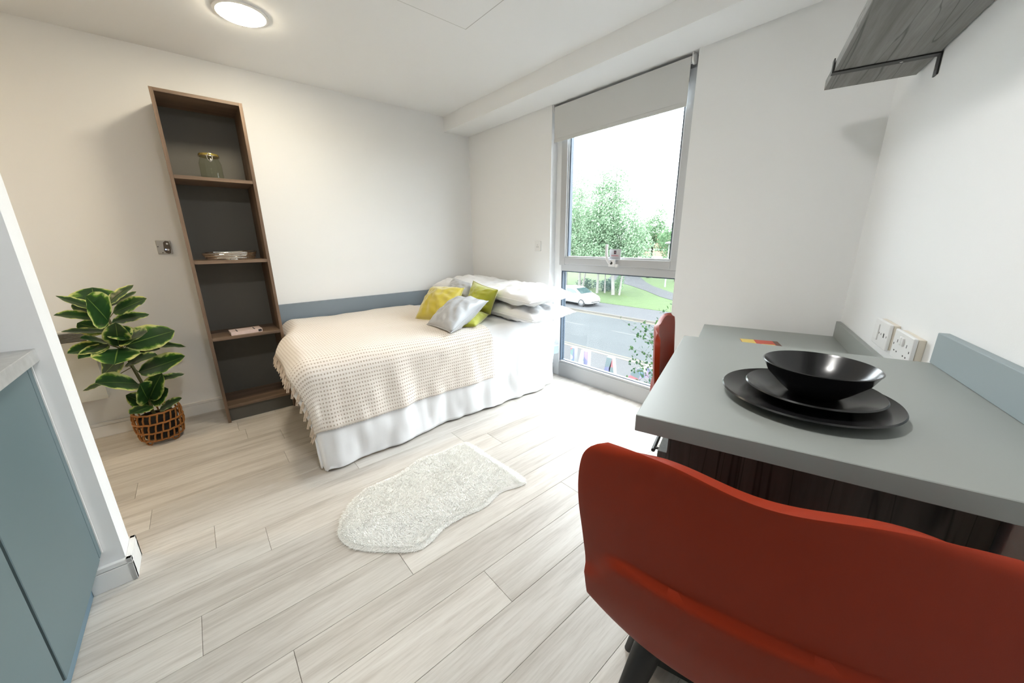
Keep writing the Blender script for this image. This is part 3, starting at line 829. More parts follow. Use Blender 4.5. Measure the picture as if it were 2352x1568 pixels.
def cushion(name, m, corners, thick, label, cat, group=None, pinch=0.07, seed=0.0, wr=0.012, piping=None, n=26, power=0.55):
    BL, BR_, TR, TL = [Vector(c) for c in corners]
    cen = (BL + BR_ + TR + TL) / 4
    nrm = ((BR_ - BL) + (TR - TL)).cross((TL - BL) + (TR - BR_)).normalized()
    def patch(s, t):
        # pull edges inwards between the corner ears
        s2 = 0.5 + (s - 0.5) * (1 - pinch * 4 * t * (1 - t)); t2 = 0.5 + (t - 0.5) * (1 - pinch * 4 * s * (1 - s))
        return BL * (1 - s2) * (1 - t2) + BR_ * s2 * (1 - t2) + TR * s2 * t2 + TL * (1 - s2) * t2
    root = thing(name, label, cat, cen, 0, group)
    b = MB()
    sides = []
    for sg in (1, -1):
        rows = []
        for i in range(n + 1):
            row = []
            for j in range(n + 1):
                s, t = i / n, j / n
                a = max(0.0, 16 * s * (1 - s) * t * (1 - t)) ** power
                q = patch(s, t)
                e = min(s, 1 - s, t, 1 - t)
                w = wr * (noise.noise(Vector((s * 7 + seed, t * 7, sg + seed))) + 0.5 * noise.noise(Vector((s * 15, t * 13 + seed, sg)))) * min(1, e * 8)
                row.append(q + nrm * sg * (thick * 0.5 * a + w) - cen)
            rows.append(row)
        sides.append(rows)
    b.grid(sides[0]); b.grid([r[::-1] for r in sides[1]])
    o = b.obj('cover', m, root, smooth=80)
    # weld the rim
    bm = bmesh.new(); bm.from_mesh(o.data); bmesh.ops.remove_doubles(bm, verts=bm.verts, dist=0.0008); bmesh.ops.recalc_face_normals(bm, faces=bm.faces); bm.to_mesh(o.data); bm.free()
    rim = [patch(i / 20, 0) for i in range(20)] + [patch(1, i / 20) for i in range(20)] + [patch(1 - i / 20, 1) for i in range(20)] + [patch(0, 1 - i / 20) for i in range(20)]
    if piping is not None:
        MB().tube([r - cen for r in rim], piping[1], 6, closed=True).obj('seam', piping[0], root, smooth=True)
    return root


# white pillows, two stacks of two at the head of the bed
def pil(cx, cy, cz, w, h, rz, tilt, thick, label, seed, roll=0.0):
    R3 = Matrix.Rotation(rz, 3, 'Z') @ Matrix.Rotation(tilt, 3, 'X') @ Matrix.Rotation(roll, 3, 'Y')
    c = Vector((cx, cy, cz))
    cs = [c + R3 @ Vector((sx * w / 2, sy * h / 2, 0)) for sx, sy in ((-1, -1), (1, -1), (1, 1), (-1, 1))]
    return cushion('pillow', MT['cotton'], cs, thick, label, 'pillow', 'white bed pillows', pinch=0.015, seed=seed, wr=0.026, piping=(MT['cotton'], 0.004), power=0.36)
pil(1.13, -0.33, 0.664, 0.80, 0.48, 0.0, 0.02, 0.125, 'white pillow at the bottom of the stack by the window', 2.1, 0.03)
pil(1.15, -0.34, 0.800, 0.78, 0.46, -0.06, 0.05, 0.135, 'white pillow on top of the stack by the window', 5.7, 0.02)
pil(0.385, -0.33, 0.664, 0.66, 0.46, 0.0, 0.02, 0.125, 'white pillow at the bottom of the stack in the bed corner', 8.3)
pil(0.395, -0.31, 0.805, 0.66, 0.46, 0.03, 0.08, 0.135, 'white pillow on top of the stack in the bed corner', 3.9)

# cushions (corners from the photograph, standing on the bed)
cushion('cushion', MT['gold'], [hz(953, 733, .61), hz(1035, 742, .62), hy(1066, 661, -.72), hy(994, 659, -.80)], 0.20,
        'gold velvet cushion leaning nearest the blue-grey wall board', 'cushion', 'velvet cushions on the bed', seed=1.0, wr=0.015, piping=(mat('seam_beads', (0.55, 0.52, 0.2), 0.4), 0.0035))
cushion('cushion', MT['gold2'], [hz(1062, 722, .63), hz(1126, 722, .64), hy(1144, 666, -.60), hy(1087, 645, -.58)], 0.15,
        'olive green velvet cushion propped upright against the white pillows', 'cushion', 'velvet cushions on the bed', seed=4.0, wr=0.014, piping=(mat('seam_beads_olive', (0.5, 0.5, 0.15), 0.4), 0.0035))
cushion('cushion', MT['gold2'], [hz(1040, 748, .625), hz(1092, 748, .625), hz(1124, 722, .65), hz(1075, 716, .65)], 0.10,
        'green velvet cushion lying flat under the other cushions', 'cushion', 'velvet cushions on the bed', seed=6.0, wr=0.006)
cushion('cushion', MT['satin'], [hz(980, 745, .62), hz(1036, 764, .625), hz(1122, 691, .77), hz(1052, 684, .79)], 0.19,
        'silver grey satin cushion lying in front of the green ones', 'cushion', 'satin cushions on the bed', seed=2.0, wr=0.016, piping=(MT['satin'], 0.003))
cushion('cushion', MT['satin'], [hy(1012, 690, -.70), hy(1078, 690, -.70), hy(1082, 650, -.58), hy(1043, 636, -.58)], 0.12,
        'silver grey satin cushion tucked behind the velvet ones', 'cushion', 'satin cushions on the bed', seed=9.0, wr=0.010)

# ------------------------------------------------------------------ sheepskin rug
RUG = [(1060, 1015), (1085, 1018), (1130, 1048), (1190, 1085), (1208, 1103), (1195, 1113), (1150, 1128), (1115, 1160), (1060, 1185), (1020, 1210), (985, 1245), (950, 1262), (880, 1263), (820, 1258), (785, 1240), (775, 1215), (790, 1170), (830, 1125), (870, 1105), (915, 1085), (965, 1050), (1015, 1035)]
rp_ = [hz(x, y, 0.012) for x, y in RUG]
def catmull(P, n=5):
    out = []
    for i in range(len(P)):
        a, b, c, d = P[i - 1], P[i], P[(i + 1) % len(P)], P[(i + 2) % len(P)]
        for k in range(n):
            t = k / n
            out.append(0.5 * ((2 * b) + (c - a) * t + (2 * a - 5 * b + 4 * c - d) * t * t + (3 * b - a - 3 * c + d) * t ** 3))
    return out
ol = catmull(rp_, 4)
rc = sum(ol, Vector()) / len(ol)
rug = thing('sheepskin_rug', 'cream sheepskin shaped rug on the floor beside the bed', 'rug', (rc.x, rc.y, 0))
rings = []
NR = 22
for k in range(NR + 1):
    f = k / NR
    row = []
    for q in ol:
        e = (q - rc) * (1 - f)
        x, y = e.x, e.y
        hgt = 0.014 * min(1.0, 0.15 + f * 9) ** 0.5
        hgt = 0.011 * min(1.0, 0.2 + f * 9)
        row.append((x, y, max(0.001, hgt)))
    rings.append(row)
MB().grid([[(p[0], p[1], 0.0005) for p in rings[0]]] + rings, closed_v=True).obj('backing', MT['fur'], rug, smooth=True, recalc=True)
rr = random.Random(11)
vs = []; fs = []
loc_ol = [(q.x - rc.x, q.y - rc.y) for q in ol]
rx0, rx1 = min(q[0] for q in loc_ol), max(q[0] for q in loc_ol); ry0, ry1 = min(q[1] for q in loc_ol), max(q[1] for q in loc_ol)
def edge_dist(x, y):
    ins = False; best = 9.0
    for (ax, ay), (bx, by) in zip(loc_ol, loc_ol[1:] + loc_ol[:1]):
        if (ay > y) != (by > y) and x < (bx - ax) * (y - ay) / (by - ay) + ax: ins = not ins
        dx, dy = bx - ax, by - ay; t = max(0, min(1, ((x - ax) * dx + (y - ay) * dy) / (dx * dx + dy * dy + 1e-12)))
        best = min(best, (ax + dx * t - x) ** 2 + (ay + dy * t - y) ** 2)
    return math.sqrt(best) if ins else -1
for i in range(52000):
    x, y = rr.uniform(rx0, rx1), rr.uniform(ry0, ry1)
    dd = edge_dist(x, y)
    if dd < 0: continue
    k = 1 - dd / 0.25
    e = Vector((x, y, 0))
    z = 0.003 + 0.009 * min(1.0, dd / 0.02)
    an = noise.noise(Vector((x * 5, y * 5, 9))) * 2 + rr.uniform(-2.2, 2.2)
    l = rr.uniform(0.009, 0.016); w = 0.0016
    out = Vector((e.x, e.y, 0)).normalized() * (0.006 if k > 0.94 else 0.0)
    tx, ty = cos(an) * 0.006 + out.x, sin(an) * 0.006 + out.y
    n0 = len(vs)
    vs += [(x - sin(an) * w, y + cos(an) * w, z), (x + sin(an) * w, y - cos(an) * w, z), (x + tx, y + ty, z + l * (0.42 if k < 0.94 else 0.15))]
    fs.append((n0, n0 + 1, n0 + 2))
me = bpy.data.meshes.new('pile'); me.from_pydata(vs, [], fs); me.materials.append(MT['fur'])
po = link('pile', me, rug); po['kind'] = 'stuff'

# ------------------------------------------------------------------ breakfast bar (frame of the right wall: x = -v, y = u)
bar_ = thing('breakfast_bar', 'high breakfast bar with a grey-green top and dark wood base by the right wall', 'breakfast bar', COR, ANG)
MB().box(-0.578, -0.001, -1.687, -1.036, 0.868, 0.900).obj('worktop', MT['lam'], bar_, bevel=0.0012, seg=1)
MB().box(-0.021, -0.001, -1.687, -1.033, 0.900, 0.976).obj('upstand', mat('blue_grey_upstand', (0.27, 0.325, 0.345), 0.45), bar_, bevel=0.0012, seg=1)
MB().box(-0.548, -0.017, -1.430, -1.410, 0.0, 0.868).obj('back_panel', MT['bwood'], bar_)
MB().box(-0.548, -0.017, -1.410, -1.060, 0.10, 0.868).obj('carcass', MT['bwood'], bar_)
MB().box(-0.52, -0.02, -1.41, -1.07, 0.0, 0.10).obj('plinth', MT['bwood'], bar_)
dr = MB().box(-0.570, -0.5485, -1.427, -1.062, 0.105, 0.690).obj('door', MT['bwood'], bar_, bevel=0.001, seg=1)
MB().tube([(-0.597, -1.312, 0.62), (-0.597, -1.17, 0.62)], 0.0055, 10).tube([(-0.597, -1.295, 0.62), (-0.569, -1.295, 0.62)], 0.004, 8).tube([(-0.597, -1.187, 0.62), (-0.569, -1.187, 0.62)], 0.004, 8).obj('handle', MT['black'], dr, smooth=True)

# desk behind it
dk = thing('desk', 'lower grey-green desk fixed in the corner between window wall and right wall', 'desk', COR, ANG)
MB().box(-0.582, -0.001, -1.030, -0.012, 0.704, 0.736).obj('worktop', MT['lam'], dk, bevel=0.0012, seg=1)
MB().box(-0.019, -0.001, -1.030, -0.012, 0.736, 0.812).obj('upstand', MT['lam'], dk, bevel=0.0012, seg=1)
MB().box(-0.55, -0.017, -0.060, -0.040, 0.0, 0.704).obj('end_panel', MT['bwood'], dk)

# crockery
def tableware(name, prof, c, z, label, cat):
    t = thing(name, label, cat, CW(c[0], c[1], z))
    MB().lathe(prof, 72, cap0=False, cap1=False).obj('body', MT['ceramic'], t, smooth=60)
    return t
PC = (-1.475, 0.318)
def plateprof(R, h, foot):
    t = 0.0045
    return [(0.0, 0.0), (foot, 0.0), (foot + 0.006, 0.002), (R * 0.72, h * 0.30), (R - 0.004, h - 0.003), (R, h), (R - 0.002, h + 0.0025), (R - 0.006, h + 0.001), (R * 0.70, h * 0.30 + t), (foot, t), (0.0, t)]
tableware('dinner_plate', plateprof(0.136, 0.018, 0.075), PC, 0.900, 'large black dinner plate at the bottom of the stack on the breakfast bar', 'plate')
tableware('side_plate', plateprof(0.106, 0.022, 0.058), (-1.462, 0.308), 0.9047, 'smaller black plate between the dinner plate and the bowl', 'plate')
tableware('bowl', [(0.0, 0.0), (0.034, 0.0), (0.038, 0.003), (0.055, 0.018), (0.078, 0.042), (0.0865, 0.060), (0.0885, 0.0625), (0.0865, 0.0635), (0.0835, 0.060), (0.074, 0.043), (0.052, 0.021), (0.03, 0.0075), (0.0, 0.0055)], (-1.452, 0.302), 0.9094, 'deep black bowl on top of the plates', 'bowl')

# leaflet on the desk
lf = thing('leaflet', 'red and yellow printed leaflet lying on the lower desk', 'leaflet', CW(-0.33, 0.325, 0.736), ANG + 0.15)
MB().box(-0.075, 0.075, -0.052, 0.052, 0.0, 0.0022).obj('paper', mat('leaflet_red', (0.55, 0.07, 0.035), 0.5), lf)
MB().box(-0.075, -0.02, -0.052, 0.052, 0.0022, 0.0026).box(0.0, 0.05, -0.05, -0.02, 0.0022, 0.0026).obj('printed_yellow', mat('leaflet_yellow', (0.75, 0.55, 0.12), 0.5), lf)
MB().box(0.055, 0.075, -0.05, 0.05, 0.0022, 0.0026).obj('printed_dark', mat('leaflet_dark', (0.12, 0.05, 0.03), 0.5), lf)

# sockets on the right wall
def socket(u, z, label, kind):
    t = thing('wall_socket', label, 'socket', CW(u, 0, z), ANG)
    # local x=-v (out of wall is -x), y=u
    MB().box(-0.017, 0, -0.068, 0.068, -0.040, 0.040).obj('pattress', MT['creamp'], t, bevel=0.002)
    MB().box(-0.026, -0.017, -0.073, 0.073, -0.043, 0.043).obj('faceplate', MT['wplastic'], t, bevel=0.003)
    X = -0.0264
    sl = MB()
    def slot(y, z, w, h): sl.box(X, X + 0.001, y - w / 2, y + w / 2, z - h / 2, z + h / 2)
    if kind == 'double':
        for y in (-0.036, 0.036):
            slot(y, 0.012, 0.003, 0.009); slot(y - 0.010, -0.018, 0.006, 0.004); slot(y + 0.010, -0.018, 0.006, 0.004)
        slot(-0.060, 0.0, 0.004, 0.006); slot(0.060, 0.0, 0.004, 0.006)
        for y in (-0.008, 0.010):
            MB().box(X - 0.004, X + 0.001, y - 0.007, y + 0.007, 0.006, 0.030).obj('rocker_switch', MT['wplastic'], t, bevel=0.002)
    else:
        slot(0.036, -0.010, 0.003, 0.014); slot(0.060, 0.0, 0.004, 0.006); slot(0.010, 0.0, 0.003, 0.006); slot(-0.010, 0.0, 0.003, 0.006); slot(-0.062, 0.0, 0.003, 0.006)
        slot(-0.036, 0.0, 0.008, 0.014)
        MB().box(X - 0.003, X + 0.001, 0.016, 0.054, -0.026, 0.028).obj('fuse_carrier', MT['wplastic'], t, bevel=0.002)
    sl.obj('pin_slots', MT['dark'], t)
    return t
socket(-0.665, 0.893, 'white fused spur outlet plate above the lower desk', 'spur')
socket(-0.860, 0.893, 'white double power socket next to the spur outlet', 'double')
# small socket on the window wall
ws = thing('wall_outlet', 'small white outlet plate on the window wall above the pillows', 'socket', (1.008, 0, 1.159))
MB().box(-0.037, 0.037, -0.009, 0, -0.043, 0.043).obj('faceplate', MT['wplastic'], ws, bevel=0.003)
MB().box(-0.010, -0.004, -0.0094, -0.0084, -0.012, 0.0).box(0.006, 0.012, -0.0094, -0.0084, -0.012, 0.0).box(-0.002, 0.002, -0.0094, -0.0084, 0.006, 0.016).obj('pin_slots', mat('slot_grey', (0.4, 0.4, 0.4), 0.6), ws)

# ------------------------------------------------------------------ wall shelf with bracket
wsf = thing('wall_shelf', 'weathered grey wood wall shelf high on the right wall', 'shelf', CW(0, 0, 1.758), ANG)
MB().box(-0.262, -0.006, -2.2, -0.272, 0.0, 0.034).obj('board', MT['gwood'], wsf, bevel=0.001, seg=1)
for uu in (-0.455, -1.75):
    br = MB().box(-0.268, -0.001, uu - 0.015, uu + 0.015, -0.004, 0.0).box(-0.268, -0.264, uu - 0.015, uu + 0.015, 0.0, 0.040).box(-0.005, -0.001, uu - 0.015, uu + 0.015, -0.062, -0.004)
    bo = br.obj('bracket', MT['black'], wsf)
    MB().tube([(-0.0052, uu, -0.042), (-0.0066, uu, -0.042)], 0.0045, 10).obj('screw', MT['chrome'], bo)
    MB().tube([(-0.09, uu, -0.0041), (-0.09, uu, -0.0056)], 0.0045, 10).obj('screw', MT['chrome'], bo)

# ------------------------------------------------------------------ moulded chairs (x across, +y forwards, back at y = 0)
CL = [(0.00, 0.365, 0.438), (0.06, 0.330, 0.452), (0.20, 0.235, 0.425), (0.32, 0.140, 0.402), (0.42, 0.068, 0.408), (0.50, 0.032, 0.462), (0.62, 0.016, 0.590), (0.76, 0.006, 0.720), (0.90, 0.000, 0.808), (1.0, -0.006, 0.859)]
def cl(t):
    ys = interp_lin([(a, b) for a, b, c in CL], t); zs = interp_lin([(a, c) for a, b, c in CL], t); return ys, zs
def interp_lin(tab, x):
    # Catmull-Rom through the table
    if x <= tab[0][0]: return tab[0][1]
    for i in range(len(tab) - 1):
        if x <= tab[i + 1][0] or i == len(tab) - 2:
            p1, p2 = tab[i], tab[i + 1]; p0 = tab[i - 1] if i else p1; p3 = tab[i + 2] if i + 2 < len(tab) else p2
            t = (x - p1[0]) / (p2[0] - p1[0])
            m1 = (p2[1] - p0[1]) / (p2[0] - p0[0]) * (p2[0] - p1[0]); m2 = (p3[1] - p1[1]) / (p3[0] - p1[0]) * (p2[0] - p1[0])
            return (2 * t ** 3 - 3 * t * t + 1) * p1[1] + (t ** 3 - 2 * t * t + t) * m1 + (-2 * t ** 3 + 3 * t * t) * p2[1] + (t ** 3 - t * t) * m2
HW = [(0.0, 0.175), (0.06, 0.205), (0.2, 0.222), (0.36, 0.232), (0.46, 0.238), (0.56, 0.243), (0.66, 0.252), (0.76, 0.261), (0.86, 0.262), (0.93, 0.256), (0.965, 0.247), (0.985, 0.235), (1.0, 0.212)]
NT, NSX = 96, 36
def shellmesh():
    rows = []
    for i in range(NT + 1):
        t = i / NT
        y0, z0 = cl(t); w = interp_lin(HW, t) * 1.045
        row = []
        back = smoothstep(0.40, 0.58, t)
        for j in range(NSX + 1):
            s = -1 + 2 * j / NSX
            sa = abs(s)
            x = s * w
            zup = (1 - back) * (0.02 + 0.070 * smoothstep(0.02, 0.36, t)) * sa ** 2.6 + back * 0.02 * (1 - smoothstep(0.6, 0.8, t)) * sa ** 2
            fwd = back * 0.030 * sa ** 2.2
            z = z0 + zup + 0.015 * smoothstep(0.8, 1.0, t) * sin(min(1.0, sa / 1.15) * PI) ** 2
            y = y0 + fwd
            zc = 0.634 - 0.068 * smoothstep(0.72, 1.0, sa)
            step = (1 - smoothstep(zc - 0.006, zc + 0.004, z)) * smoothstep(0.44, 0.56, z) * back
            y -= 0.011 * step
            row.append((x, y, z))
        rows.append(row)
    b = MB().grid(rows)
    return b
def make_chair(label, cat, loc, rz, m, group):
    t = thing('moulded_chair', label, cat, loc, rz, group)
    sh = shellmesh().obj('seat_shell', m, t, smooth=70, recalc=False)
    so_ = sh.modifiers.new('thickness', 'SOLIDIFY'); so_.thickness = 0.018; so_.offset = 0.0
    bv = sh.modifiers.new('rim', 'BEVEL'); bv.width = 0.003; bv.segments = 2; bv.limit_method = 'ANGLE'; bv.angle_limit = 1.0
    for sx in (-1, 1):
        for yy, fy in ((0.105, 0.02), (0.275, 0.345)):
            MB().tube([(sx * 0.125, yy, 0.395), (sx * 0.135, yy + (fy - yy) * 0.10, 0.36), (sx * 0.215, fy, 0.0)], [0.026, 0.028, 0.012], 14).obj('leg', MT['blackwood'], t, smooth=True)
            MB().tube([(sx * 0.105, yy + 0.01, 0.394), (sx * 0.150, yy - 0.004 + (fy - yy) * 0.2, 0.33)], [0.016, 0.010], 10).obj('leg_bracket', MT['black'], t, smooth=True)
    MB().tube([(-0.12, 0.105, 0.385), (0.12, 0.275, 0.385)], 0.008, 8).tube([(0.12, 0.105, 0.385), (-0.12, 0.275, 0.385)], 0.008, 8).obj('cross_brace', MT['black'], t, smooth=True)
    MB().tube([(-0.165, 0.074, 0.24), (0.165, 0.306, 0.24)], 0.0045, 8).tube([(0.165, 0.074, 0.24), (-0.165, 0.306, 0.24)], 0.0045, 8).obj('wire_brace', MT['black'], t, smooth=True)
    return t
chair = make_chair('orange-red moulded plastic chair with its back to the kitchen at the breakfast bar', 'chair', CW(-1.775, 0.383), ANG - 0.02, MT['shell'], 'moulded chairs')
chair2 = copy_tree(chair)
chair2['label'] = 'orange-red moulded plastic chair at the lower desk beside the window'
chair2.location = CW(-0.70, 0.709); chair2.rotation_euler = (0, 0, ANG - PI / 2 + 0.05)

# ------------------------------------------------------------------ kitchen run facing the room
KY = -2.762
wt = MB().box(KX1 + 0.001, 3.355, -3.43, -2.742, 0.862, 0.902).obj('kitchen_worktop', MT['stone'], None, bevel=0.0015, seg=1)
tag(wt, 'grey stone-effect kitchen worktop on the blue-grey cabinets', 'worktop')
def unit(x0, x1, label, filler=0.0):
    t = thing('base_cabinet', label, 'cabinet', (x0, KY, 0), 0, 'kitchen base cabinets')
    w = x1 - x0
    MB().box(0.002, w - 0.002, -0.65, -0.022, 0.15, 0.8615).obj('carcass', MT['trim'], t)
    MB().box(0.0, w, -0.066, -0.050, 0.0, 0.15).obj('plinth', mat('plinth_blue', (0.13, 0.215, 0.275), 0.4) if 'plinth_blue' not in bpy.data.materials else bpy.data.materials['plinth_blue'], t)
    if filler:
        MB().box(0.0, 0.006, -0.019, 0.003, 0.152, 0.858).obj('scribe_strip', MT['trim'], t)
        MB().box(0.006, filler, -0.019, 0.0, 0.152, 0.858).obj('filler_panel', MT['blue'], t, bevel=0.001, seg=1)
    MB().box(filler + 0.004, w - 0.006, -0.019, 0.0, 0.148, 0.853).obj('door', MT['blue'], t, bevel=0.0015, seg=1)
    MB().box(w - 0.0055, w + 0.0045, -0.0215, -0.016, 0.15, 0.858).obj('dark_gap_strip', MT['dark'], t)
unit(KX1 + 0.002, 2.130, 'blue-grey base cabinet with a filler strip against the partition', 0.036)
unit(2.135, 2.735, 'blue-grey base cabinet second from the partition')
unit(2.74, 3.34, 'blue-grey base cabinet third from the partition')

def added_wall_unit(x0, x1, label):  # unseen cabinets, added to cut the light bounced onto the chair back
    t = thing('added_wall_cabinet', label, 'cabinet', (x0, -3.43, 1.42), 0, 'unseen added wall cabinets')
    w = x1 - x0
    MB().box(0.002, w - 0.002, 0.0, 0.32, 0.0, 0.78).obj('carcass', MT['blue'], t)
    MB().box(0.003, w - 0.003, 0.321, 0.340, 0.0, 0.78).obj('door', MT['blue'], t, bevel=0.0015, seg=1)
added_wall_unit(KX1 + 0.004, 2.135, 'unseen added blue-grey wall cabinet next to the partition')
added_wall_unit(2.14, 2.735, 'unseen added blue-grey wall cabinet in the middle of the kitchen wall')
added_wall_unit(2.74, 3.33, 'unseen added blue-grey wall cabinet beside the tall unit')
tu = thing('added_tall_cabinet', 'unseen tall blue-grey cabinet added at the end of the kitchen run', 'cabinet', (3.358, -3.427, 0))  # also out of view, added so the chair back stays dark
MB().box(0.0, 0.58, 0.0, 0.645, 0.10, 2.15).obj('carcass', MT['blue'], tu)
MB().box(0.003, 0.577, 0.646, 0.665, 0.12, 1.18).obj('door', MT['blue'], tu, bevel=0.0015, seg=1)
MB().box(0.003, 0.577, 0.646, 0.665, 1.186, 2.147).obj('door', MT['blue'], tu, bevel=0.0015, seg=1)
MB().box(0.0, 0.58, 0.02, 0.62, 0.0, 0.10).obj('plinth', MT['blue'], tu)

# ------------------------------------------------------------------ outside: street seen through the window, about four metres below
GZ = -4.0
def slab(name, x0, x1, y0, y1, z0, z1, m, label):
    return struct(MB().box(x0, x1, y0, y1, z0, z1).obj(name, m), label)
slab('pavement_near', -90, 60, 0.30, 11.35, GZ - 0.3, GZ + 0.10, MT['paving'], 'pale pavement in front of the building')
slab('road', -90, 60, 11.5, 19.6, GZ - 0.3, GZ, MT['asphalt'], 'grey asphalt road')
slab('kerb_near', -90, 60, 11.35, 11.5, GZ - 0.3, GZ + 0.11, MT['kerb'], 'pale kerb stones on the near side of the road')
slab('kerb_far', -90, 60, 19.6, 19.75, GZ - 0.3, GZ + 0.11, MT['kerb'], 'pale kerb stones on the far side of the road')
slab('pavement_far', -90, 60, 19.75, 23.7, GZ - 0.3, GZ + 0.06, MT['path'], 'grey pavement along the park')
slab('lawn', -140, 90, 23.7, 140, GZ - 0.3, GZ + 0.08, MT['grass'], 'green park lawn')
rmk = MB()
for y in (11.72, 11.98, 19.22, 19.42):
    rmk.box(-90, 60, y, y + 0.13, GZ, GZ + 0.004)
rmk.obj('edge_lines', MT['paint'], bpy.data.objects['road'])
cl_ = MB()
for i in range(-20, 12):
    cl_.box(i * 6.0 + 3.2, i * 6.0 + 7.2, 15.9, 16.02, GZ, GZ + 0.004)
cl_.obj('centre_dashes', mat('white_road_paint', (0.0686, 0.0697, 0.0697), 0.8, spec=0.0), bpy.data.objects['road'])
# curving park path
lo = [(1395, 642), (1415, 647), (1446, 655), (1484, 668), (1515, 681), (1546, 690)]
hi = [(1405, 632), (1440, 628), (1472, 637), (1484, 648), (1500, 657), (1549, 674)]
pz = GZ + 0.085
rows = [[hz(*a, pz), hz(*b, pz)] for a, b in zip(lo, hi)]
e0 = rows[-1]; d0 = [(rows[-1][k] - rows[-2][k]) for k in (0, 1)]
rows.append([e0[k] + d0[k].normalized() * 12 for k in (0, 1)])
top_ = MB().grid(rows).obj('park_path', MT['path'], None)
struct(top_, 'grey asphalt path curving through the park lawn')
sm = top_.modifiers.new('t', 'SOLIDIFY'); sm.thickness = 0.02

rt = random.Random(5)
def crown(blobs, n, size, seed, m, flat=1.0):
    r = random.Random(seed)
    tot = sum(b[3] * b[3] * b[4] for b in blobs)
    vs = []; fs = []
    for (bx, by, bz, br_, bh) in blobs:
        c = int(n * br_ * br_ * bh / tot)
        for _ in range(c):
            # points mostly near the blob surface, clumped
            a = r.uniform(0, 2 * PI); cz = r.uniform(-1, 1); rad = r.random() ** 0.38
            sr = math.sqrt(1 - cz * cz)
            p = Vector((sr * cos(a), sr * sin(a), cz))
            cl0 = 1 + 0.30 * noise.noise(Vector((p.x * 2.6 + bx, p.y * 2.6 + by, p.z * 2.6 + bz)))
            q = Vector((bx + p.x * br_ * rad * cl0, by + p.y * br_ * rad * cl0, bz + p.z * bh * rad * cl0))
            if noise.noise(q * 1.25) < -0.22: continue
            nx = Vector((r.gauss(0, 1), r.gauss(0, 1), r.gauss(0, 1))).normalized()
            t1 = nx.orthogonal().normalized(); t2 = nx.cross(t1)
            s = size * r.uniform(0.6, 1.25)
            k = len(vs)
            vs += [q - t1 * s * 0.5, q + t2 * s * 0.32, q + t1 * s * 0.5, q - t2 * s * 0.32]
            fs.append((k, k + 1, k + 2, k + 3))
    me = bpy.data.meshes.new('foliage'); me.from_pydata([tuple(v) for v in vs], [], fs); me.materials.append(m)
    return me
def tree(name, label, base, trunks, blobs, n, size, m, bark, seed, group):
    t = thing(name, label, 'tree', base, 0, group)
    for tr in trunks:
        MB().tube([Vector(p) for p in tr[0]], [tr[1] * (1 - 0.7 * i / (len(tr[0]) - 1)) for i in range(len(tr[0]))], 8).obj('trunk', MT[bark], t, smooth=True)
    link('foliage', crown(blobs, n, size, seed, m), t)['kind'] = 'stuff'
    return t
GRP = 'trees in the park'
G2 = GZ + 0.08
b1 = hz(1408, 677, G2)
tree('birch_tree', 'tall birch with a leaning white trunk at the front edge of the grove', b1,
     [([(0, 0, 0), (-0.25, 0.1, 2.0), (-0.7, 0.2, 4.5), (-0.6, 0.2, 8), (-0.4, 0, 11)], 0.17), ([(0.55, 0.2, 0), (0.75, 0.3, 2.5), (1.0, 0.2, 6)], 0.10)],
     [(-0.6, 0.3, 9.8, 1.3, 2.2), (-0.2, 0, 7.0, 2.3, 2.6), (1.2, 0.3, 5.2, 1.9, 1.9), (-1.6, -0.2, 5.6, 2.0, 2.2), (2.2, 0, 4.4, 1.5, 1.6), (-0.4, -0.6, 3.9, 2.2, 1.2), (0.9, -0.4, 3.4, 1.6, 1.1)], 30000, 0.18, MT['birchleaf'], 'bark', 21, GRP)
b2 = hz(1371, 673, G2)
tree('birch_tree', 'birch with a straight slim trunk in the middle of the grove', b2,
     [([(0, 0, 0), (0.05, 0, 3), (0.0, 0, 6), (0.1, 0, 11)], 0.13), ([(0.5, 0.6, 0), (0.45, 0.6, 3), (0.3, 0.5, 6)], 0.09)],
     [(0.0, 0, 10.2, 1.0, 2.0), (-0.1, 0, 7.6, 1.9, 2.6), (-1.0, 0.3, 5.4, 2.0, 2.0), (1.0, -0.2, 5.0, 1.9, 1.9), (0, -0.3, 3.8, 2.0, 1.2)], 22000, 0.18, MT['birchleaf'], 'bark', 22, GRP)
b3 = hz(1331, 664, G2)
tree('birch_tree', 'birch with two white stems growing behind the parked car', b3,
     [([(0, 0, 0), (-0.1, 0, 3), (-0.2, 0, 6), (-0.2, 0, 10)], 0.17), ([(0.35, 0, 0), (0.9, 0.1, 3), (1.5, 0.2, 6)], 0.12)],
     [(-0.4, 0, 10.4, 1.2, 2.0), (-0.3, 0, 7.6, 2.2, 2.6), (1.2, 0, 6.0, 2.0, 2.2), (-1.6, 0, 5.6, 2.1, 2.1), (0.2, -0.4, 4.3, 2.2, 1.3)], 22000, 0.18, MT['birchleaf'], 'bark', 23, GRP)
b4 = hz(1300, 655, G2)
tree('birch_tree', 'birch at the far side of the grove behind the car', b4,
     [([(0, 0, 0), (0, 0, 4), (0.1, 0, 9)], 0.18), ([(1.6, 0.5, 0), (1.5, 0.5, 4), (1.3, 0.4, 8)], 0.12)],
     [(0, 0, 9.5, 1.6, 2.2), (0.4, 0, 6.8, 2.4, 2.6), (-1.6, 0, 5.6, 2.2, 2.2), (1.6, 0.2, 4.6, 1.9, 1.6)], 16000, 0.20, MT['birchleaf'], 'bark', 24, GRP)
bt = hy(1490, 610, 46); bt.z = G2
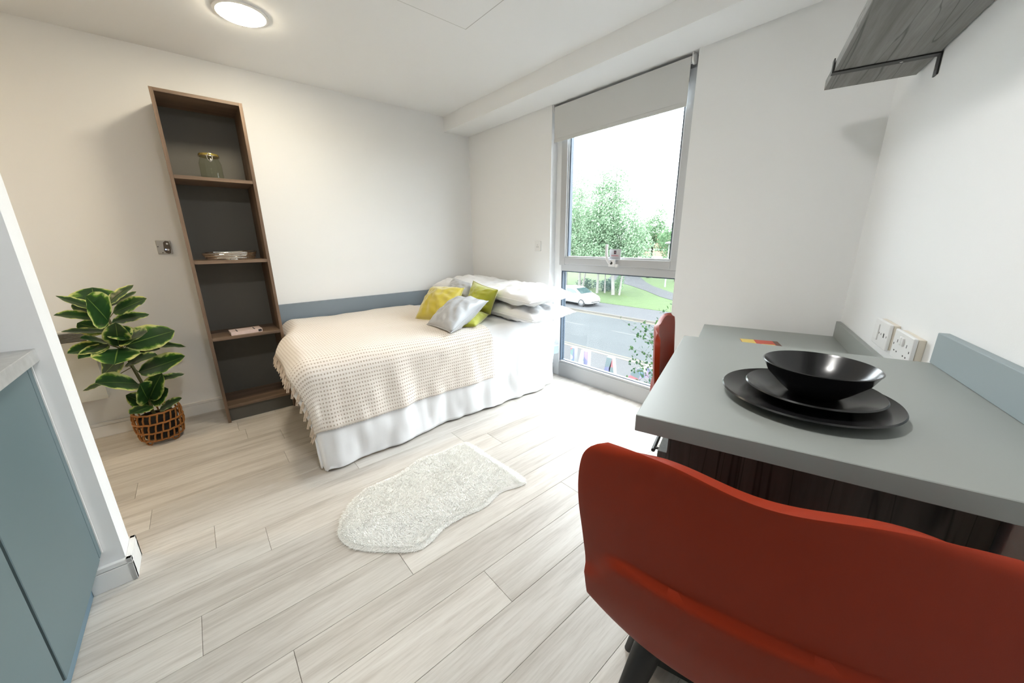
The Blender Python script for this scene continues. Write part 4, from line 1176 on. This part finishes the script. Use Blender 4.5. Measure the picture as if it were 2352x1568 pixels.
tree('park_tree', 'loose tree with drooping branches beyond the curving path', bt,
     [([(0, 0, 0), (0.2, 0, 3), (0.6, 0, 7)], 0.22)],
     [(0.9, 0, 8.0, 1.1, 1.6), (0.0, 0, 6.2, 2.2, 1.8), (-1.6, 0, 5.0, 2.2, 1.8), (1.8, 0, 4.6, 1.4, 1.2), (-3.2, 0, 4.2, 2.0, 1.8)], 16000, 0.22, MT['treeleaf'], 'twig', 31, GRP)
bt2 = hy(1556, 610, 44); bt2.z = G2
tree('park_tree', 'full green tree behind the lamp post', bt2,
     [([(0, 0, 0), (0, 0, 3), (0.1, 0, 6)], 0.22)],
     [(0.3, 0, 7.0, 1.5, 1.6), (-0.4, 0, 5.4, 2.1, 1.7), (1.4, 0, 5.6, 2.0, 1.9), (0, 0, 3.6, 2.0, 1.4)], 16000, 0.21, MT['treeleaf'], 'twig', 32, GRP)
# low shrub at the grove foot
sb = hz(1418, 672, G2)
t_ = thing('shrub', 'small leafy shrub at the foot of the leaning birch', 'shrub', sb)
MB().tube([(0, 0, 0), (0.05, 0, 0.9)], [0.03, 0.015], 6).obj('stem', MT['twig'], t_)
link('foliage', crown([(0, 0, 0.7, 0.55, 0.7), (0.3, 0, 1.4, 0.4, 0.6)], 900, 0.14, 40, MT['treeleaf']), t_)['kind'] = 'stuff'
for (px, py, w_, lb_) in ((1345, 662, 1.1, 'wide bush darkened as tree shade beside the double-stemmed birch'), (1385, 668, 1.0, 'bush darkened as tree shade between the slim birch and the leaning birch'), (1398, 664, 0.8, 'small bush darkened as tree shade just behind the leaning birch')):  # bushes put in for the shaded ground under the birches
    ub = hz(px, py, G2)
    t_ = thing('shrub', lb_, 'shrub', ub, 0, 'undergrowth bushes in the birch grove')
    MB().tube([(0, 0, 0), (0.05, 0, 0.6)], [0.03, 0.015], 6).obj('stem', MT['twig'], t_)
    link('foliage', crown([(0, 0, 0.55, w_, 0.6), (0.6, 0.2, 0.45, w_ * 0.8, 0.5)], 1400, 0.14, 41 + int(px), MT['undergrowth']), t_)['kind'] = 'stuff'
# house far behind
hs = hy(1492, 603, 62); hs.z = G2
house = thing('brick_house', 'red brick house glimpsed between the park trees', 'house', (hs.x, hs.y, G2))
wl = MB().box(-3.6, 5.5, 0, 8, 0, 3.6); wl.add([(-3.6, 0, 3.6), (5.5, 0, 3.6), (0.95, 0, 6.2), (-3.6, 8, 3.6), (5.5, 8, 3.6), (0.95, 8, 6.2)], [(0, 1, 2), (5, 4, 3), (0, 2, 5, 3), (2, 1, 4, 5)])
wl.obj('brick_wall', MT['brick'], house)
MB().box(-3.9, 5.8, -0.06, 0.0, 1.9, 2.25).box(-3.65, 5.55, -0.05, 0.0, 3.3, 3.6).obj('pale_band', MT['render_w'], house)
rf = MB().add([(-4.0, -0.3, 3.55), (0.95, -0.3, 6.45), (0.95, 8.3, 6.45), (-4.0, 8.3, 3.55), (5.9, -0.3, 3.55), (5.9, 8.3, 3.55)], [(0, 1, 2, 3), (1, 4, 5, 2)]).obj('roof', MT['tile'], house)
rf.modifiers.new('t', 'SOLIDIFY').thickness = 0.15
for x in (-2.4, 0.3, 3.0):
    wf = MB().box(x, x + 1.2, -0.05, 0.02, 0.8, 1.8).obj('window', MT['render_w'], house)
    MB().box(x + 0.1, x + 1.1, -0.06, -0.05, 0.9, 1.7).obj('pane', MT['carglass'], wf)
# lamp post
lb = hz(1527, 659, G2)
lpo = thing('lamp_post', 'grey street lamp post standing on the far lawn', 'lamp post', lb)
MB().tube([(0, 0, 0), (0, 0, 1.2), (0, 0, 4.7)], [0.09, 0.07, 0.05], 10).obj('post', mat('post_grey', (0.1690, 0.1755, 0.1755), 0.5), lpo, smooth=True)
MB().lathe([(0.05, 4.68), (0.42, 4.74), (0.42, 4.84), (0.1, 4.95)], 16).obj('lantern', mat('lantern_grey', (0.14, 0.145, 0.15), 0.5), lpo, smooth=True)
MB().tube([(0.0, 0, 3.1), (0.28, 0, 3.1)], 0.02, 6).obj('arm', bpy.data.materials['post_grey'], lpo)

# parked car (x forwards, origin on the ground at mid length)
cf = hz(1337, 704, GZ + 0.06)
car = thing('hatchback_car', 'white hatchback car parked on the far side of the road', 'car', (cf.x - 1.20, cf.y + 0.84, GZ + 0.06), math.radians(-4))
ST = [ # x, z under, z belt, z top, half width body, half width top
 (-1.98, 0.45, 0.62, 0.80, 0.62, 0.55), (-1.93, 0.30, 0.72, 0.95, 0.76, 0.66), (-1.70, 0.22, 0.88, 1.28, 0.81, 0.64), (-1.35, 0.20, 0.92, 1.42, 0.83, 0.62), (-0.75, 0.20, 0.93, 1.47, 0.84, 0.62),
 (-0.10, 0.20, 0.93, 1.46, 0.84, 0.61), (0.30, 0.20, 0.92, 1.38, 0.84, 0.62), (0.70, 0.20, 0.92, 1.16, 0.84, 0.66), (1.02, 0.20, 0.90, 0.97, 0.83, 0.72), (1.35, 0.21, 0.82, 0.90, 0.82, 0.70), (1.70, 0.22, 0.70, 0.79, 0.78, 0.64), (1.90, 0.26, 0.56, 0.66, 0.68, 0.55), (1.98, 0.34, 0.48, 0.55, 0.50, 0.42)]
rows = []
for x, zu, zb, zt, hw, ht_ in ST:
    half = [(0.0, zu), (hw * 0.8, zu), (hw * 0.97, zu + 0.10), (hw, (zu + zb) * 0.5), (hw * 0.975, zb), (ht_ * 1.06, zt - 0.05 * min(1, (zt - zb) / 0.3)), (ht_ * 0.92, zt - 0.008), (0.0, zt + 0.012)]
    loop = [(x, y, z) for y, z in half] + [(x, -y, z) for y, z in half[-2:0:-1]]
    rows.append(loop)
cb_ = MB().grid(rows, closed_v=True)
nn_ = len(rows[0]); cb_.f.append(tuple(range(nn_))); cb_.f.append(tuple((len(rows) - 1) * nn_ + k for k in range(nn_)))
cb_.obj('body', MT['carpaint'], car, smooth=50)
def sidewin(x0, x1, name):
    for sg in (-1, 1):
        b = MB(); pr = []
        for k in range(7):
            x = x0 + (x1 - x0) * k / 6
            zb = interp([(s[0], s[2]) for s in ST], x) + 0.03; zt = interp([(s[0], s[3]) for s in ST], x) - 0.10
            hb = interp([(s[0], s[4]) for s in ST], x) * 0.975; htp = interp([(s[0], s[5]) for s in ST], x) * 1.06
            zt = max(zt, zb + 0.01); zfull = interp([(s[0], s[3]) for s in ST], x) - 0.05
            f = min(1, (zt - zb) / max(0.05, zfull - zb + 0.03))
            pr.append([(x, sg * (hb + 0.004), zb), (x, sg * (hb + (htp - hb) * f + 0.012), zt)])
        b.grid(pr).obj(name, MT['carglass'], car)
sidewin(-0.62, 0.62, 'side_window'); sidewin(-1.42, -0.72, 'rear_side_window')
wsn = [[(0.34, -0.56, 1.365), (0.34, 0.56, 1.365)], [(0.62, -0.60, 1.22), (0.62, 0.60, 1.22)], [(0.98, -0.66, 1.0), (0.98, 0.66, 1.0)]]
MB().grid([[(a[0] + 0.012, a[1], a[2] + 0.022) for a in r] for r in wsn]).obj('windscreen', MT['carglass'], car)
for x in (-1.25, 1.20):
    for sg in (-1, 1):
        wh = MB().tube([(x, sg * 0.66, 0.30), (x, sg * 0.845, 0.30)], 0.305, 24).obj('wheel', MT['tyre'], car, smooth=40)
        MB().tube([(x, sg * 0.846, 0.30), (x, sg * 0.858, 0.30)], [0.205, 0.185], 20).obj('hubcap', MT['hub'], wh, smooth=40)
for sg in (-1, 1):
    MB().box(0.52, 0.66, sg * 0.84 - 0.02 + (sg - 1) * 0.06, sg * 0.84 + 0.02 + (sg + 1) * 0.06, 0.93, 1.05).obj('wing_mirror', MT['carpaint'], car, bevel=0.02)
    MB().box(1.60, 1.80, sg * 0.60 - 0.09, sg * 0.60 + 0.09, 0.62, 0.70).obj('headlamp', mat('headlamp_glass', (0.5, 0.53, 0.55), 0.15) if sg < 0 else bpy.data.materials['headlamp_glass'], car, bevel=0.02)
MB().box(1.80, 1.985, -0.48, 0.48, 0.36, 0.44).obj('lower_grille', MT['dark'], car)
MB().box(-1.5, 0.95, -0.850, -0.838, 0.55, 0.585).obj('side_moulding', mat('trim_grey', (0.10, 0.10, 0.105), 0.6), car)

# big free-standing letters on the forecourt (seen from behind)
LY, LT, LH = 6.03, 0.15, 2.0
def letter_face(seed):
    m, nt, p = newmat('collage_%d' % seed)
    N = nt.nodes.new; L = nt.links.new
    tc = N('ShaderNodeTexCoord'); v = N('ShaderNodeTexVoronoi'); v.inputs['Scale'].default_value = 3.2
    ad = N('ShaderNodeVectorMath'); ad.operation = 'ADD'; ad.inputs[1].default_value = (seed * 3.1, seed, seed * 1.7)
    L(tc.outputs['Object'], ad.inputs[0]); L(ad.outputs[0], v.inputs['Vector'])
    r = N('ShaderNodeValToRGB'); e = r.color_ramp.elements; r.color_ramp.interpolation = 'CONSTANT'
    cols = [(0.025, 0.04, 0.043), (0.075, 0.052, 0.08), (0.025, 0.048, 0.075), (0.10, 0.025, 0.03), (0.035, 0.065, 0.06), (0.09, 0.09, 0.09), (0.03, 0.033, 0.07)]
    e[0].color = (*cols[0], 1); e[1].position = 0.9; e[1].color = (*cols[6], 1)
    for i in range(1, 6):
        q = e.new(i / 7); q.color = (*cols[(i + seed) % 7], 1)
    L(v.outputs['Color'], r.inputs['Fac']); L(r.outputs['Color'], p.inputs['Base Color']); p.inputs['Roughness'].default_value = 0.5
    return m
wl_ = mat('letter_white', (0.1560, 0.1592, 0.1581), 0.5, spec=0.0)
def letter(name, polys, x0, label, seed):
    t = thing(name, label, 'letter sculpture', (x0, LY, GZ + 0.10), 0, 'large letters on the forecourt')
    for k, poly in enumerate(polys):
        n = len(poly)
        vs = [(x, 0, z) for x, z in poly] + [(x, LT, z) for x, z in poly]
        MB().add(vs, [tuple(range(n)), tuple(range(n, 2 * n))[::-1]] + [(i, (i + 1) % n, n + (i + 1) % n, n + i) for i in range(n)]).obj('stroke', wl_, t)
        cx_ = sum(p[0] for p in poly) / n; cz_ = sum(p[1] for p in poly) / n
        ins = [(cx_ + (x - cx_) * 0.985, cz_ + (z - cz_) * 0.99) for x, z in poly]
        MB().add([(x, -0.004, z) for x, z in ins], [tuple(range(n))]).obj('picture_face', letter_face(seed + k), t)
H = 1.95
letter('letter_n', [[(0, 0), (0.15, 0), (0.15, H), (0, H)], [(0.15, 0), (0.30, 0.0), (0.52, H * 0.60), (0.52, H), (0.40, H), (0.15, H * 0.42)], [(0.52, 0), (0.66, 0), (0.66, H), (0.52, H)]], hz(1304, 799, GZ + 0.1 + H).x, 'big white edged letter N with picture collage, seen from behind', 1)
ax_ = hz(1391, 824, GZ + 0.1 + H).x
letter('letter_a', [[(-0.40, 0), (-0.18, 0), (0.09, H), (-0.09, H)], [(0.18, 0), (0.40, 0), (0.09, H), (0.0, H * 0.84)], [(-0.24, 0.42), (0.24, 0.42), (0.20, 0.66), (-0.20, 0.66)]], ax_, 'big white edged letter A with picture collage', 5)
px_ = hz(1448, 846, GZ + 0.1 + H).x
arc_o = [(0.62 - 0.62 * cos(a), 1.38 + 0.57 * sin(a)) for a in [PI / 2 - k * PI / 10 for k in range(11)]]
arc_i = [(0.62 - 0.34 * cos(a), 1.38 + 0.30 * sin(a)) for a in [PI / 2 - k * PI / 10 for k in range(11)]]
bowl_polys = [[arc_o[k], arc_o[k + 1], arc_i[k + 1], arc_i[k]] for k in range(10)]
letter('letter_p', [[(0.62, 0), (0.86, 0), (0.86, H), (0.62, H)]] + bowl_polys, px_ - 0.3, 'big white edged letter P with green picture collage, seen from behind', 9)

# sapling close to the window
sx_ = hy(1512, 800, 3.4)
sap = thing('sapling', 'young birch sapling with small leaves just outside the window', 'sapling', (sx_.x + 0.1, 3.4, GZ + 0.10))
rs = random.Random(17)
root = Vector((sx_.x + 0.1, 3.4, GZ + 0.10))
trunk_top = hy(1545, 700, 3.4) - root
MB().tube([(0, 0, 0), (0.02, 0, 1.6), trunk_top * 0.75, trunk_top], [0.022, 0.017, 0.010, 0.003], 6).obj('trunk', MT['twig'], sap, smooth=True)
tips = [(1425, 733), (1455, 735), (1480, 752), (1447, 760), (1462, 772), (1442, 795), (1452, 812), (1470, 800), (1450, 823), (1447, 838), (1460, 850), (1478, 860), (1500, 850), (1515, 838), (1528, 820), (1530, 800), (1520, 780), (1505, 765), (1490, 768), (1510, 790), (1535, 845), (1530, 730), (1522, 712), (1540, 705), (1510, 728), (1430, 868), (1500, 815), (1485, 828), (1512, 815), (1520, 860)]
vs = []; fs = []
bsn = MB()
for (tx_, ty_) in tips:
    P1 = hy(tx_, ty_, 3.4 + rs.uniform(-0.35, 0.35)) - root
    zz = P1.z - 0.25 - rs.uniform(0, 0.25); fr = max(0.1, min(0.95, zz / trunk_top.z))
    P0 = trunk_top * fr if fr > 0.5 else Vector((0.02, 0, zz))
    mid = (P0 + P1) / 2 + Vector((0, 0, 0.08))
    bsn.tube([P0, mid, P1], [0.005, 0.003, 0.0015], 5)
    for k in range(11):
        f = rs.uniform(0.45, 1.05)
        q = (mid.lerp(P1, (f - 0.5) * 2) if f > 0.5 else P0.lerp(mid, f * 2)) + Vector((rs.gauss(0, 0.035), rs.gauss(0, 0.03), rs.gauss(0, 0.035)))
        nx = Vector((rs.gauss(0, 1), rs.gauss(-0.6, 1), rs.gauss(0.3, 1))).normalized(); t1 = nx.orthogonal().normalized(); t1 = Matrix.Rotation(rs.uniform(0, 6.28), 3, nx) @ t1; t2 = nx.cross(t1)
        s = rs.uniform(0.045, 0.075); n0 = len(vs)
        vs += [q, q + t1 * s * 0.45 + t2 * s * 0.36, q + t1 * s, q + t1 * s * 0.45 - t2 * s * 0.36]; fs.append((n0, n0 + 1, n0 + 2, n0 + 3))
bsn.obj('twigs', MT['twig'], sap)
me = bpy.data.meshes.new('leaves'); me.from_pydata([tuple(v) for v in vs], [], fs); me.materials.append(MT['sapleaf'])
link('leaves', me, sap)['kind'] = 'stuff'
